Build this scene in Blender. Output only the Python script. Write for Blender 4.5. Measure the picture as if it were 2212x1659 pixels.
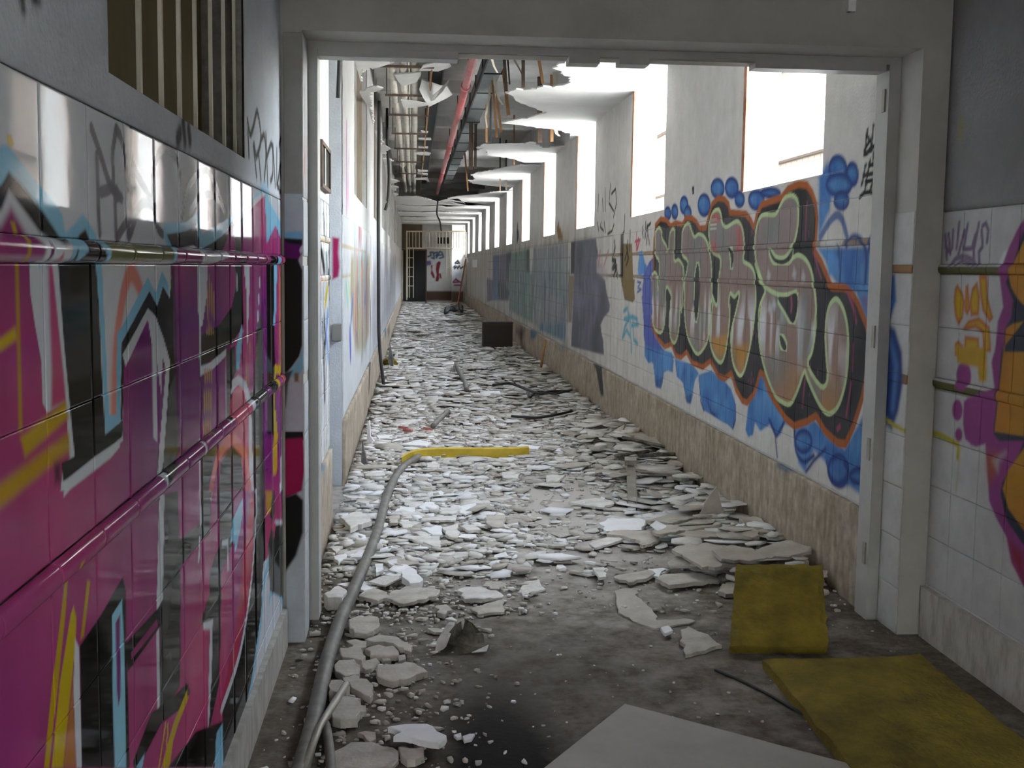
import bpy, bmesh, math, random
import numpy as np
from mathutils import Vector, Matrix
random.seed(7); rng = np.random.default_rng(7)
SC = bpy.context.scene
COL = SC.collection
for o in list(bpy.data.objects): bpy.data.objects.remove(o)

# ------------------------------------------------------------------ camera
# world: X to the right, Y along the corridor, Z up; the eye stands at (0, 0, 1.58)
FPX, CX, CY = 2550.0, 1106.0, 829.5
_n = lambda v: v / np.linalg.norm(v)
_F = _n(np.array([894 - CX, 574 - CY, FPX]))
_D = np.array([768 - CX, 26000 - CY, FPX]); _D = _n(_D - _F * _D.dot(_F))
_R = _n(np.cross(_D, _F))
EYE = np.array([0, 0, 1.58])
def ray(x, y):
    v = np.array([x - CX, y - CY, FPX]); return np.array([v.dot(_R), v.dot(_F), -v.dot(_D)])
def at_x(x, y, X): r = ray(x, y); return EYE + r * (X / r[0])
def at_y(x, y, Y): r = ray(x, y); return EYE + r * (Y / r[1])
def at_z(x, y, Z=0.0): r = ray(x, y); return EYE + r * ((Z - EYE[2]) / r[2])

cam = bpy.data.cameras.new('camera'); camo = bpy.data.objects.new('camera', cam); COL.objects.link(camo)
cam.sensor_fit = 'HORIZONTAL'; cam.sensor_width = 36.0; cam.lens = 36.0 * FPX / 2212.0
cam.clip_start = 0.02; cam.clip_end = 300
rx = np.array([_R[0], _F[0], -_D[0]]); ry = np.array([_R[1], _F[1], -_D[1]]); rz = np.array([_R[2], _F[2], -_D[2]])
M = Matrix(((rx[0], -ry[0], -rz[0], EYE[0]), (rx[1], -ry[1], -rz[1], EYE[1]), (rx[2], -ry[2], -rz[2], EYE[2]), (0, 0, 0, 1)))
camo.matrix_world = M
SC.camera = camo

# ------------------------------------------------------------------ sky, sun, exposure
world = bpy.data.worlds.new('sky'); SC.world = world; world.use_nodes = True
wn = world.node_tree; wn.nodes.clear()
wo = wn.nodes.new('ShaderNodeOutputWorld'); bg = wn.nodes.new('ShaderNodeBackground')
sky = wn.nodes.new('ShaderNodeTexSky'); sky.sky_type = 'NISHITA'; sky.sun_disc = False
sky.sun_elevation = math.radians(48); sky.sun_rotation = math.radians(250); sky.air_density = 1.6; sky.dust_density = 3.0
hs = wn.nodes.new('ShaderNodeHueSaturation'); hs.inputs['Saturation'].default_value = .36
wn.links.new(sky.outputs[0], hs.inputs['Color']); wn.links.new(hs.outputs[0], bg.inputs[0]); bg.inputs[1].default_value = 1.7
wn.links.new(bg.outputs[0], wo.inputs[0])
sun = bpy.data.lights.new('sun', 'SUN'); sun.energy = 4.0; sun.angle = math.radians(0.6); sun.color = (1.0, 0.96, 0.90)
suno = bpy.data.objects.new('sun', sun); COL.objects.link(suno)
suno.rotation_euler = Vector((0.66, 0.12, -0.74)).to_track_quat('-Z', 'Y').to_euler()
SC.view_settings.view_transform = 'Standard'; SC.view_settings.look = 'None'
SC.view_settings.exposure = 2.36; SC.view_settings.gamma = 1.0; SC.view_settings.use_curve_mapping = False
SC.cycles.diffuse_bounces = 4; SC.cycles.max_bounces = 6; SC.cycles.glossy_bounces = 2; SC.cycles.transmission_bounces = 2; SC.cycles.caustics_reflective = False; SC.cycles.caustics_refractive = False
SC.cycles.sample_clamp_indirect = 12.0; SC.cycles.adaptive_threshold = 0.1

# ------------------------------------------------------------------ materials
def srgb(r, g, b):
    f = lambda c: c / 12.92 if c <= .04045 else ((c + .055) / 1.055) ** 2.4
    return (f(r / 255), f(g / 255), f(b / 255))
MATS = {}
def mat(name, col, rough=.8, col2=None, scale=8.0, detail=4.0, bump=0.0, bscale=None, metal=0.0, stretch=None, spec=.5, lo=.35, hi=.65, coat=0.0):
    if name in MATS: return MATS[name]
    m = bpy.data.materials.new(name); m.use_nodes = True; t = m.node_tree; b = t.nodes['Principled BSDF']
    b.inputs['Base Color'].default_value = (*col, 1); b.inputs['Roughness'].default_value = rough
    b.inputs['Metallic'].default_value = metal; b.inputs['Specular IOR Level'].default_value = spec
    b.inputs['Coat Weight'].default_value = coat
    tc = t.nodes.new('ShaderNodeTexCoord'); mp = t.nodes.new('ShaderNodeMapping')
    if stretch: mp.inputs['Scale'].default_value = stretch
    t.links.new(tc.outputs['Object'], mp.inputs['Vector'])
    if col2 is not None:
        nz = t.nodes.new('ShaderNodeTexNoise'); nz.inputs['Scale'].default_value = scale; nz.inputs['Detail'].default_value = detail
        nz.inputs['Roughness'].default_value = .65
        rp = t.nodes.new('ShaderNodeValToRGB'); rp.color_ramp.elements[0].position = lo; rp.color_ramp.elements[1].position = hi
        rp.color_ramp.elements[0].color = (*col, 1); rp.color_ramp.elements[1].color = (*col2, 1)
        t.links.new(mp.outputs[0], nz.inputs['Vector']); t.links.new(nz.outputs['Fac'], rp.inputs[0]); t.links.new(rp.outputs[0], b.inputs['Base Color'])
    if bump:
        n2 = t.nodes.new('ShaderNodeTexNoise'); n2.inputs['Scale'].default_value = bscale or scale * 4; n2.inputs['Detail'].default_value = 3
        bp = t.nodes.new('ShaderNodeBump'); bp.inputs['Strength'].default_value = bump; bp.inputs['Distance'].default_value = .01
        t.links.new(mp.outputs[0], n2.inputs['Vector']); t.links.new(n2.outputs['Fac'], bp.inputs['Height']); t.links.new(bp.outputs[0], b.inputs['Normal'])
    MATS[name] = m; return m
def paint_mat(name, rough, bump=0.0, bscale=60, grime=.25, gscale=5.0, spec=.5, paint_rough=None):
    """colour comes from the paint layer stored on the surface (colour attribute), broken up by fine dirt"""
    m = bpy.data.materials.new(name); m.use_nodes = True; t = m.node_tree; b = t.nodes['Principled BSDF']
    at = t.nodes.new('ShaderNodeVertexColor'); at.layer_name = 'paint'
    tc = t.nodes.new('ShaderNodeTexCoord')
    nz = t.nodes.new('ShaderNodeTexNoise'); nz.inputs['Scale'].default_value = gscale; nz.inputs['Detail'].default_value = 5; nz.inputs['Roughness'].default_value = .7
    rp = t.nodes.new('ShaderNodeMapRange'); rp.inputs[1].default_value = .3; rp.inputs[2].default_value = .7; rp.inputs[3].default_value = 1 - grime; rp.inputs[4].default_value = 1.0
    mx = t.nodes.new('ShaderNodeMix'); mx.data_type = 'RGBA'; mx.blend_type = 'MULTIPLY'; mx.inputs['Factor'].default_value = 1.0
    cb = t.nodes.new('ShaderNodeCombineColor')
    t.links.new(tc.outputs['Object'], nz.inputs['Vector']); t.links.new(nz.outputs['Fac'], rp.inputs[0])
    for k in range(3): t.links.new(rp.outputs[0], cb.inputs[k])
    t.links.new(at.outputs['Color'], mx.inputs['A']); t.links.new(cb.outputs[0], mx.inputs['B']); t.links.new(mx.outputs['Result'], b.inputs['Base Color'])
    b.inputs['Roughness'].default_value = rough; b.inputs['Specular IOR Level'].default_value = spec
    if paint_rough is not None:
        mr = t.nodes.new('ShaderNodeMapRange'); mr.inputs[3].default_value = rough; mr.inputs[4].default_value = paint_rough
        t.links.new(at.outputs['Alpha'], mr.inputs[0]); t.links.new(mr.outputs[0], b.inputs['Roughness'])
    if bump:
        n2 = t.nodes.new('ShaderNodeTexNoise'); n2.inputs['Scale'].default_value = bscale; n2.inputs['Detail'].default_value = 2
        bp = t.nodes.new('ShaderNodeBump'); bp.inputs['Strength'].default_value = bump; bp.inputs['Distance'].default_value = .01
        t.links.new(tc.outputs['Object'], n2.inputs['Vector']); t.links.new(n2.outputs['Fac'], bp.inputs['Height']); t.links.new(bp.outputs[0], b.inputs['Normal'])
    MATS[name] = m; return m
TILE = paint_mat('glazed_tile', .035, 0.012, 9, .10, 7.0, spec=.022, paint_rough=.06)
TILE_D = paint_mat('dulled_tile', .42, 0.05, 20, .22, 6.0, spec=.12, paint_rough=.5)
PLAS = paint_mat('painted_plaster', .75, .35, 70, .16, 6.0, spec=.25)
GROUT = mat('grout', (.20, .19, .17), .95, (.3, .29, .26), 20)
CONC = mat('bare_concrete', (.66, .66, .635), .9, (.78, .77, .735), 3.5, bump=.3)
PLAIN = mat('plain_plaster', (.52, .53, .54), .85, (.62, .62, .62), 4, bump=.25, bscale=60)
CEILW = mat('white_ceiling_board', (.60, .60, .585), .85, (.68, .675, .65), 3)
GYPS = mat('gypsum_fragment', (.58, .56, .52), .92, (.76, .74, .70), 9, bump=.25, bscale=50)
GYPD = mat('dusty_gypsum_fragment', (.40, .37, .32), .95, (.56, .53, .47), 9, bump=.3, bscale=50)
GYPT = mat('tan_gypsum_board', (.42, .385, .33), .95, (.54, .50, .44), 7, bump=.3, bscale=50)
GYPW = mat('clean_white_gypsum', (.78, .79, .80), .85, (.85, .85, .85), 9)
PART = mat('partition_paint', (.43, .42, .38), .7, (.51, .50, .455), 3, bump=.12, bscale=80)
FRAME = mat('grey_metal_frame', (.40, .40, .38), .5, (.46, .46, .44), 5, metal=.0)
SKIRT = mat('mottled_stone_skirting', (.36, .33, .29), .6, (.52, .50, .46), 16, detail=9, bump=.12, stretch=(1, 1.3, .45), lo=.38, hi=.6)
BRKT = mat('dark_bracket_steel', (.10, .07, .05), .8, (.17, .12, .09), 9)
RUST = mat('rusty_brown_metal', (.26, .09, .05), .8, (.42, .2, .12), 12, bump=.2)
WOODO = mat('orange_brown_wood', (.28, .14, .05), .8, (.42, .23, .10), 14, stretch=(1, 1, .2))
REDP = mat('red_pipe_paint', (.42, .10, .10), .45, (.55, .17, .16), 8)
PIPE = mat('pipe_lagging', (.52, .49, .42), .85, (.64, .61, .53), 7, bump=.25, bscale=30)
DARK = mat('dark_void', (.02, .02, .02), .9)
DUCT = mat('galvanised_duct', (.20, .23, .23), .5, (.28, .31, .30), 4, metal=.3)
RUBBER = mat('black_rubber', (.02, .02, .02), .6)
HOSE = mat('grey_hose', (.115, .105, .09), .6, (.19, .175, .155), 12)
WOOL = mat('yellow_mineral_wool', (.12, .088, .010), .98, (.30, .225, .02), 5, detail=9, bump=.8, bscale=60, stretch=(1, 1, 1), lo=.3, hi=.7)
YEL = mat('yellow_foam_strip', (.50, .36, .02), .7, (.62, .46, .05), 7)
BOARD = mat('pale_board', (.34, .32, .285), .8, (.42, .40, .36), 2.5)
CREAM = mat('cream_bar_paint', (.66, .63, .52), .6, (.74, .71, .60), 10)
OLIVE = mat('olive_backing_board', (.13, .105, .035), .85, (.20, .16, .06), 3, stretch=(1, 1, .3))
STEEL = mat('dusty_steel', (.30, .28, .24), .55, (.42, .39, .33), 8, metal=.4)
CHAR = mat('charred_lump', (.03, .028, .025), .95, (.22, .20, .16), 9, bump=.8, bscale=30)
BROWNBOX = mat('dark_brown_panel', (.045, .032, .026), .8, (.07, .05, .04), 5)
GATE = mat('cream_gate_paint', (.52, .46, .32), .6, (.60, .55, .40), 9)

# ------------------------------------------------------------------ mesh helpers
class MB:
    def __init__(s): s.v = []; s.f = []
    def add(s, vs, fs):
        n = len(s.v); s.v += [tuple(map(float, p)) for p in vs]; s.f += [tuple(i + n for i in f) for f in fs]; return s
    def box(s, x0, x1, y0, y1, z0, z1):
        return s.add([(x0,y0,z0),(x1,y0,z0),(x1,y1,z0),(x0,y1,z0),(x0,y0,z1),(x1,y0,z1),(x1,y1,z1),(x0,y1,z1)],
                     [(3,2,1,0),(4,5,6,7),(0,1,5,4),(1,2,6,5),(2,3,7,6),(3,0,4,7)])
    def obox(s, c, ax, ay, az):
        c = np.array(c, float); ax, ay, az = (np.array(a, float) for a in (ax, ay, az)); vs = []
        for k in (-1, 1):
            for (i, j) in ((-1,-1),(1,-1),(1,1),(-1,1)): vs.append(c + i*ax + j*ay + k*az)
        return s.add(vs, [(3,2,1,0),(4,5,6,7),(0,1,5,4),(1,2,6,5),(2,3,7,6),(3,0,4,7)])
    def tube(s, path, r, n=8, cap=True):
        P = [np.array(p, float) for p in path]; rs = r if hasattr(r, '__len__') else [r] * len(P)
        rings = []; up = np.array([0, 0, 1.0])
        for i, p in enumerate(P):
            t = P[min(i+1, len(P)-1)] - P[max(i-1, 0)]; t = t / (np.linalg.norm(t) + 1e-9)
            a = np.cross(t, up)
            if np.linalg.norm(a) < .15: a = np.cross(t, np.array([1.0, 0, 0]))
            a = a / np.linalg.norm(a); b = np.cross(a, t)
            rings.append([p + rs[i] * (math.cos(2*math.pi*k/n) * a + math.sin(2*math.pi*k/n) * b) for k in range(n)])
        vs = [q for r_ in rings for q in r_]; fs = []
        for i in range(len(P) - 1):
            for k in range(n): fs.append((i*n+k, i*n+(k+1) % n, (i+1)*n+(k+1) % n, (i+1)*n+k))
        if cap: fs.append(tuple(range(n-1, -1, -1))); fs.append(tuple((len(P)-1)*n + k for k in range(n)))
        return s.add(vs, fs)
    def prism(s, top, down):
        """top: list of 3-D points (counter-clockwise from above); down: vector to the underside"""
        n = len(top); d = np.array(down, float); T = [np.array(p, float) for p in top]
        vs = T + [p + d for p in T]
        fs = [tuple(range(n)), tuple(range(2*n-1, n-1, -1))] + [(i, n+i, n+(i+1) % n, (i+1) % n) for i in range(n)]
        return s.add(vs, fs)
    def mesh(s, name):
        me = bpy.data.meshes.new(name); me.from_pydata(s.v, [], s.f); me.update(); return me
    def build(s, name, m, parent=None, smooth=False, tri=False, loc=None):
        me = s.mesh(name)
        if tri:
            bm = bmesh.new(); bm.from_mesh(me); bmesh.ops.triangulate(bm, faces=bm.faces[:]); bmesh.ops.recalc_face_normals(bm, faces=bm.faces[:]); bm.to_mesh(me); bm.free()
        if smooth: me.polygons.foreach_set('use_smooth', [True] * len(me.polygons))
        me.materials.append(m); o = bpy.data.objects.new(name, me); COL.objects.link(o)
        if parent: o.parent = parent
        if loc is not None: o.location = loc
        return o
def recenter(o):
    """moves a thing's origin to the middle of its underside"""
    me = o.data; n = len(me.vertices); a = np.empty(n * 3); me.vertices.foreach_get('co', a); a = a.reshape(-1, 3)
    c = np.array([a[:, 0].mean(), a[:, 1].mean(), a[:, 2].min()]); a -= c; me.vertices.foreach_set('co', a.ravel()); me.update()
    o.location = Vector(o.location) + Vector(c); return o
def tag(o, label=None, cat=None, group=None, kind=None):
    if label: o['label'] = label
    if cat: o['category'] = cat
    if group: o['group'] = group
    if kind: o['kind'] = kind
    return o
def struct(o, label=None): o['kind'] = 'structure'; o['label'] = label or o.name.replace('_', ' '); return o
def empty(name, loc=(0, 0, 0)):
    o = bpy.data.objects.new(name, None); COL.objects.link(o); o.location = loc; o.empty_display_size = .05; return o
def adopt(child, parent):
    child.parent = parent; child.location = Vector(child.location) - Vector(parent.location); return child
def cat_rom(pts, k=6, closed=False):
    P = [np.array(p, float) for p in pts]; n = len(P); out = []
    for i in range(n if closed else n - 1):
        g = (lambda j: P[j % n]) if closed else (lambda j: P[max(0, min(n-1, j))])
        a, b, c, d = g(i-1), g(i), g(i+1), g(i+2)
        for q in range(k):
            t = q / k
            out.append(.5*((2*b) + (-a+c)*t + (2*a-5*b+4*c-d)*t*t + (-a+3*b-3*c+d)*t**3))
    if not closed: out.append(P[-1])
    return out

# ------------------------------------------------------------------ spray paint on walls
# a wall's paint is a set of shapes in the wall's own metres (u along the wall, v up)
_NG = {}
def vnoise(U, V, su, sv, seed=0):
    key = seed
    if key not in _NG: _NG[key] = np.random.default_rng(1000 + seed).random((64, 64))
    G = _NG[key]; x = U * su; y = V * sv; xi = np.floor(x).astype(int); yi = np.floor(y).astype(int); fx = x - xi; fy = y - yi
    fx = fx*fx*(3-2*fx); fy = fy*fy*(3-2*fy); g = lambda a, b: G[a % 64, b % 64]
    return (g(xi, yi)*(1-fx) + g(xi+1, yi)*fx)*(1-fy) + (g(xi, yi+1)*(1-fx) + g(xi+1, yi+1)*fx)*fy
def sdist(poly, U, V):
    """signed distance, negative inside"""
    A = np.array(poly, float); B = np.roll(A, -1, 0); d2 = np.full(U.shape, 1e9); ins = np.zeros(U.shape, bool)
    for (ax, ay), (bx, by) in zip(A, B):
        ex, ey = bx-ax, by-ay; L = ex*ex + ey*ey + 1e-12
        t = np.clip(((U-ax)*ex + (V-ay)*ey)/L, 0, 1); d2 = np.minimum(d2, (U-ax-t*ex)**2 + (V-ay-t*ey)**2)
        if ay != by:
            c = ((ay > V) != (by > V)) & (U < (bx-ax)*(V-ay)/(by-ay) + ax); ins ^= c
    d = np.sqrt(d2); return np.where(ins, -d, d)
def ldist(line, U, V):
    A = np.array(line, float); d2 = np.full(U.shape, 1e9)
    for (ax, ay), (bx, by) in zip(A[:-1], A[1:]):
        ex, ey = bx-ax, by-ay; L = ex*ex + ey*ey + 1e-12
        t = np.clip(((U-ax)*ex + (V-ay)*ey)/L, 0, 1); d2 = np.minimum(d2, (U-ax-t*ex)**2 + (V-ay-t*ey)**2)
    return np.sqrt(d2)
class Paint:
    def __init__(s, base, crisp=1.0): s.ops = []; s.base = base; s.crisp = crisp
    def poly(s, pts, col, soft=.004, smooth=0, inset=0.0, amt=1.0):
        p = cat_rom(pts, smooth, True) if smooth else pts; s.ops.append(('p', np.array(p)[:, :2], col, soft, inset, amt)); return s
    def line(s, pts, col, w=.012, soft=.004, smooth=0, amt=1.0):
        p = cat_rom(pts, smooth, False) if smooth else pts; s.ops.append(('l', np.array(p)[:, :2], col, soft, -w, amt)); return s
    def __call__(s, U, V):
        U = np.asarray(U, float); V = np.asarray(V, float)
        c = s.base(U, V) if callable(s.base) else np.tile(np.array(s.base, float), (len(U), 1)); al = np.zeros(len(U))
        for kind, P, col, soft, inset, amt in s.ops:
            soft = max(.0022, soft*s.crisp)
            m = soft + (abs(inset) if kind == 'l' else 0) + .001
            k = np.nonzero((U > P[:, 0].min()-m) & (U < P[:, 0].max()+m) & (V > P[:, 1].min()-m) & (V < P[:, 1].max()+m))[0]
            if not len(k): continue
            u, v = U[k], V[k]
            d = (sdist(P, u, v) if kind == 'p' else ldist(P, u, v)) + inset
            a = np.clip(.5 - d/(2*soft), 0, 1); a = a*a*(3-2*a)*amt
            cc = col(u, v) if callable(col) else np.array(col, float)[None, :]
            c[k] = c[k]*(1-a)[:, None] + cc*a[:, None]; al[k] = np.maximum(al[k]*(1-a*.3), a)
        return np.concatenate([np.clip(c, 0, 1), al[:, None]], 1)

def grid_mesh(name, us, vs, ws, frame, paint, mask=None):
    """surface grid at us x vs with heights ws (2-D, or scalar), coloured by paint(u, v)"""
    U, V = np.meshgrid(us, vs, indexing='ij'); W = np.broadcast_to(ws, U.shape)
    X, Y, Z = frame(U.ravel(), V.ravel(), W.ravel()); co = np.stack([X, Y, Z], 1)
    nu, nv = len(us), len(vs); I = (np.arange(nu-1)[:, None]*nv + np.arange(nv-1)[None, :])
    if mask is not None:
        I = I[mask(.5*(U[:-1, :-1]+U[1:, 1:]), .5*(V[:-1, :-1]+V[1:, 1:]))]
    I = I.ravel(); q = np.stack([I, I+nv, I+nv+1, I+1], 1)
    if frame.flip: q = q[:, ::-1]
    me = bpy.data.meshes.new(name); me.vertices.add(len(co)); me.vertices.foreach_set('co', co.astype(np.float32).ravel())
    me.loops.add(q.size); me.loops.foreach_set('vertex_index', q.ravel().astype(np.int32))
    me.polygons.add(len(q)); me.polygons.foreach_set('loop_start', np.arange(0, q.size, 4, dtype=np.int32)); me.polygons.foreach_set('loop_total', np.full(len(q), 4, np.int32))
    me.update(calc_edges=True)
    ca = me.color_attributes.new('paint', 'FLOAT_COLOR', 'POINT'); c = paint(U.ravel(), V.ravel()); ca.data.foreach_set('color', c.astype(np.float32).ravel())
    return me
def frame_x(X, sgn):
    def f(u, v, w): return np.full(u.shape, X) + sgn*w, u, v
    f.flip = sgn < 0; return f
def frame_y(Y):          # faces the camera side
    def f(u, v, w): return u, np.full(u.shape, Y) - w, v
    f.flip = False; return f
def skin(name, frame, u0, u1, v0, v1, du, dv, paint, m, parent, mask=None, w=.004):
    us = np.linspace(u0, u1, max(2, int((u1-u0)/du)+1)); vs = np.linspace(v0, v1, max(2, int((v1-v0)/dv)+1))
    us = np.concatenate([[u0], us, [u1]]); vs = np.concatenate([[v0], vs, [v1]])
    W = np.full((len(us), len(vs)), w); W[0] = W[-1] = 0; W[:, 0] = W[:, -1] = 0
    me = grid_mesh(name, us, vs, W, frame, paint, mask); me.materials.append(m)
    o = bpy.data.objects.new(name, me); COL.objects.link(o); o.parent = parent; return o
def tile(name, frame, u0, u1, v0, v1, nu, nv, paint, m, parent, h=.006, gap=.0006, bev=.0012, tilt=.002):
    a, b, c, d = u0+gap, u1-gap, v0+gap, v1-gap
    us = np.concatenate([[a, a], np.linspace(a+bev, b-bev, nu+1), [b, b]]); vs = np.concatenate([[c, c], np.linspace(c+bev, d-bev, nv+1), [d, d]])
    tu, tv = rng.normal(0, tilt, 2)
    W = h + tu*(us-.5*(a+b))[:, None] + tv*(vs-.5*(c+d))[None, :]
    W[1, :] -= .0014; W[-2, :] -= .0014; W[:, 1] -= .0014; W[:, -2] -= .0014
    W[0] = W[-1] = 0; W[:, 0] = W[:, -1] = 0
    me = grid_mesh(name, us, vs, W, frame, paint); me.materials.append(m)
    o = bpy.data.objects.new(name, me); COL.objects.link(o); o.parent = parent; return o
def rail(name, frame, u0, u1, v0, v1, nu, paint, m, parent, r=.016, base=.008):
    us = np.concatenate([[u0+.001]*2, np.linspace(u0+.002, u1-.002, nu+1), [u1-.001]*2])
    th = np.linspace(math.pi, 0, 11); vs = .5*(v0+v1) + .5*(v1-v0)*np.cos(th); W = np.tile(base + r*np.sin(th), (len(us), 1))
    W[0] = 0; W[-1] = 0; W[1] -= .001; W[-2] -= .001
    me = grid_mesh(name, us, vs, W, frame, paint); me.materials.append(m)
    o = bpy.data.objects.new(name, me); COL.objects.link(o); o.parent = parent; return o

# ------------------------------------------------------------------ dimensions of the place
XL, XR = -.536, 2.235            # front hall side walls
CL, CR = -.50, 2.10              # corridor side walls
YB, YP, YE = -3.6, 4.88, 49.0    # back of hall, partition front, end of corridor
ZT, ZC, ZS = 3.27, 3.27, 4.05    # hall ceiling, suspended ceiling, slab
WT = .23                         # outer wall thickness
def win_span(k): return 6.02 + 3.895*k, 7.53 + 3.90*k
NWIN = 11
SILL = 2.075

# ---- floor
def floor_mat():
    m = bpy.data.materials.new('dirty_concrete_floor'); m.use_nodes = True; t = m.node_tree; b = t.nodes['Principled BSDF']
    tc = t.nodes.new('ShaderNodeTexCoord')
    def noise(s, d=5, r=.65):
        n = t.nodes.new('ShaderNodeTexNoise'); n.inputs['Scale'].default_value = s; n.inputs['Detail'].default_value = d; n.inputs['Roughness'].default_value = r
        t.links.new(tc.outputs['Object'], n.inputs['Vector']); return n.outputs['Fac']
    def ramp(f, p0, c0, p1, c1):
        r = t.nodes.new('ShaderNodeValToRGB'); r.color_ramp.elements[0].position = p0; r.color_ramp.elements[1].position = p1
        r.color_ramp.elements[0].color = (*c0, 1); r.color_ramp.elements[1].color = (*c1, 1); t.links.new(f, r.inputs[0]); return r.outputs[0]
    def mixc(fac, a, bb):
        x = t.nodes.new('ShaderNodeMix'); x.data_type = 'RGBA'; t.links.new(fac, x.inputs['Factor']); t.links.new(a, x.inputs['A'])
        if isinstance(bb, tuple): x.inputs['B'].default_value = (*bb, 1)
        else: t.links.new(bb, x.inputs['B'])
        return x.outputs['Result']
    def math_(op, a, bb):
        x = t.nodes.new('ShaderNodeMath'); x.operation = op
        for k, q in enumerate((a, bb)):
            if isinstance(q, (int, float)): x.inputs[k].default_value = q
            else: t.links.new(q, x.inputs[k])
        x.use_clamp = True; return x.outputs[0]
    def blob(cx, cy, rx, ry, lo, hi, wob=.5):
        mp = t.nodes.new('ShaderNodeMapping'); mp.inputs['Location'].default_value = (-cx/rx, -cy/ry, 0); mp.inputs['Scale'].default_value = (1/rx, 1/ry, 0)
        t.links.new(tc.outputs['Object'], mp.inputs['Vector'])
        ln = t.nodes.new('ShaderNodeVectorMath'); ln.operation = 'LENGTH'; t.links.new(mp.outputs[0], ln.inputs[0])
        ad = t.nodes.new('ShaderNodeMath'); ad.operation = 'MULTIPLY_ADD'; t.links.new(noise(6), ad.inputs[0]); ad.inputs[1].default_value = wob*2; t.links.new(ln.outputs['Value'], ad.inputs[2])
        mr = t.nodes.new('ShaderNodeMapRange'); mr.inputs[1].default_value = lo+wob; mr.inputs[2].default_value = hi+wob; mr.inputs[3].default_value = 1; mr.inputs[4].default_value = 0
        t.links.new(ad.outputs[0], mr.inputs[0]); return mr.outputs[0]
    base = ramp(noise(2.2), .3, (.105, .088, .066), .7, (.24, .207, .165))
    fine = ramp(noise(22, 6, .75), .38, (.42, .41, .4), .62, (1, 1, 1))
    mu = t.nodes.new('ShaderNodeMix'); mu.data_type = 'RGBA'; mu.blend_type = 'MULTIPLY'; mu.inputs['Factor'].default_value = .8
    t.links.new(base, mu.inputs['A']); t.links.new(fine, mu.inputs['B'])
    # plaster dust trodden into the corridor floor, and a burnt patch near the doorway
    d1 = math_('MULTIPLY', blob(.75, 9.2, 1.9, 4.2, .5, 1.0, .3), .9)
    d2 = math_('MULTIPLY', blob(.8, 28, 2.4, 24, .5, 1.1), .85)
    c = mixc(d1, mu.outputs['Result'], (.56, .53, .49)); c = mixc(d2, c, (.54, .51, .47))
    s1 = math_('MULTIPLY', blob(.29, 3.60, .22, .66, .6, 1.3, .5), .99); c = mixc(s1, c, (.012, .011, .010))
    s2 = math_('MULTIPLY', blob(.45, 4.4, .55, .7, .2, 1.1, .4), .5); c = mixc(s2, c, (.07, .062, .052))
    t.links.new(c, b.inputs['Base Color']); b.inputs['Roughness'].default_value = .85; b.inputs['Specular IOR Level'].default_value = .12
    bp = t.nodes.new('ShaderNodeBump'); bp.inputs['Strength'].default_value = .45; bp.inputs['Distance'].default_value = .012
    t.links.new(noise(38, 5, .75), bp.inputs['Height']); t.links.new(bp.outputs[0], b.inputs['Normal']); return m
fl = MB().box(-.9, 2.6, YB-.2, 52, -.15, 0).build('floor', floor_mat()); struct(fl, 'dirty concrete floor')

# ---- walls of the front hall
WY0, WY1, WZ0, WZ1 = 2.165, 3.845, 1.915, 2.9      # barred window in the left wall
m = MB()
m.box(-.9, XL-.006, YB, WY0, 0, ZS).box(-.9, XL-.006, WY1, 5.28, 0, ZS).box(-.9, XL-.006, WY0, WY1, 0, WZ0).box(-.9, XL-.006, WY0, WY1, WZ1, ZS)
wall_left = struct(m.build('wall_left', GROUT), 'left wall of the hall, plaster above a tiled dado')
m = MB()
RW0, RW1, RZ0, RZ1 = -2.2, -1.2, 1.2, 2.5           # unseen opening behind the camera, added to let daylight into the hall
m.box(XR+.006, 2.6, YB, RW0, 0, ZS).box(XR+.006, 2.6, RW1, 5.28, 0, ZS).box(XR+.006, 2.6, RW0, RW1, 0, RZ0).box(XR+.006, 2.6, RW0, RW1, RZ1, ZS)
wall_right = struct(m.build('wall_right', GROUT), 'right wall of the hall, plaster above a tiled dado')
struct(MB().box(-.9, -.35, YB-.2, YB, 0, ZS).box(.12, 2.6, YB-.2, YB, 0, ZS).box(-.35, .12, YB-.2, YB, 2.2, ZS).build('wall_back', PLAIN), 'plain wall with an added daylight opening behind the photographer')  # door gap added out of view to light the partition front
struct(MB().box(-.9, 2.6, YB-.2, 5.1, ZT, ZT+.12).build('ceiling', PLAIN), 'plain ceiling of the front hall')
wall_part = struct(MB().box(XL, XR, YP, 5.28, 2.51, ZS).box(XL-.1, -.45, YP, 5.28, 0, 2.51).box(2.115, XR+.1, YP, 5.28, 0, 2.51).build('wall_partition', PART), 'grey partition wall with wide doorway')

# ---- corridor shell
m = MB(); m.box(CR+.006, CR+WT, 5.28, 51.5, 0, SILL)
ys = [5.28]
for k in range(NWIN):
    a, b = win_span(k); m.box(CR+.006, CR+WT, ys[-1], a, SILL, ZS); ys.append(b)
m.box(CR+.006, CR+WT, ys[-1], 49.15, SILL, ZS); m.box(CR+.006, CR+WT, 50.15, 51.5, SILL, ZS)  # gap past the end wall added to daylight the far right recess
for k in range(NWIN):
    a, b = win_span(k); m.box(CR+.006, CR+WT, a, b, ZC+.02, ZS)
wall_cr = struct(m.build('wall_corridor_right', PLAIN), 'right corridor wall with a row of unglazed windows')
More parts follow.
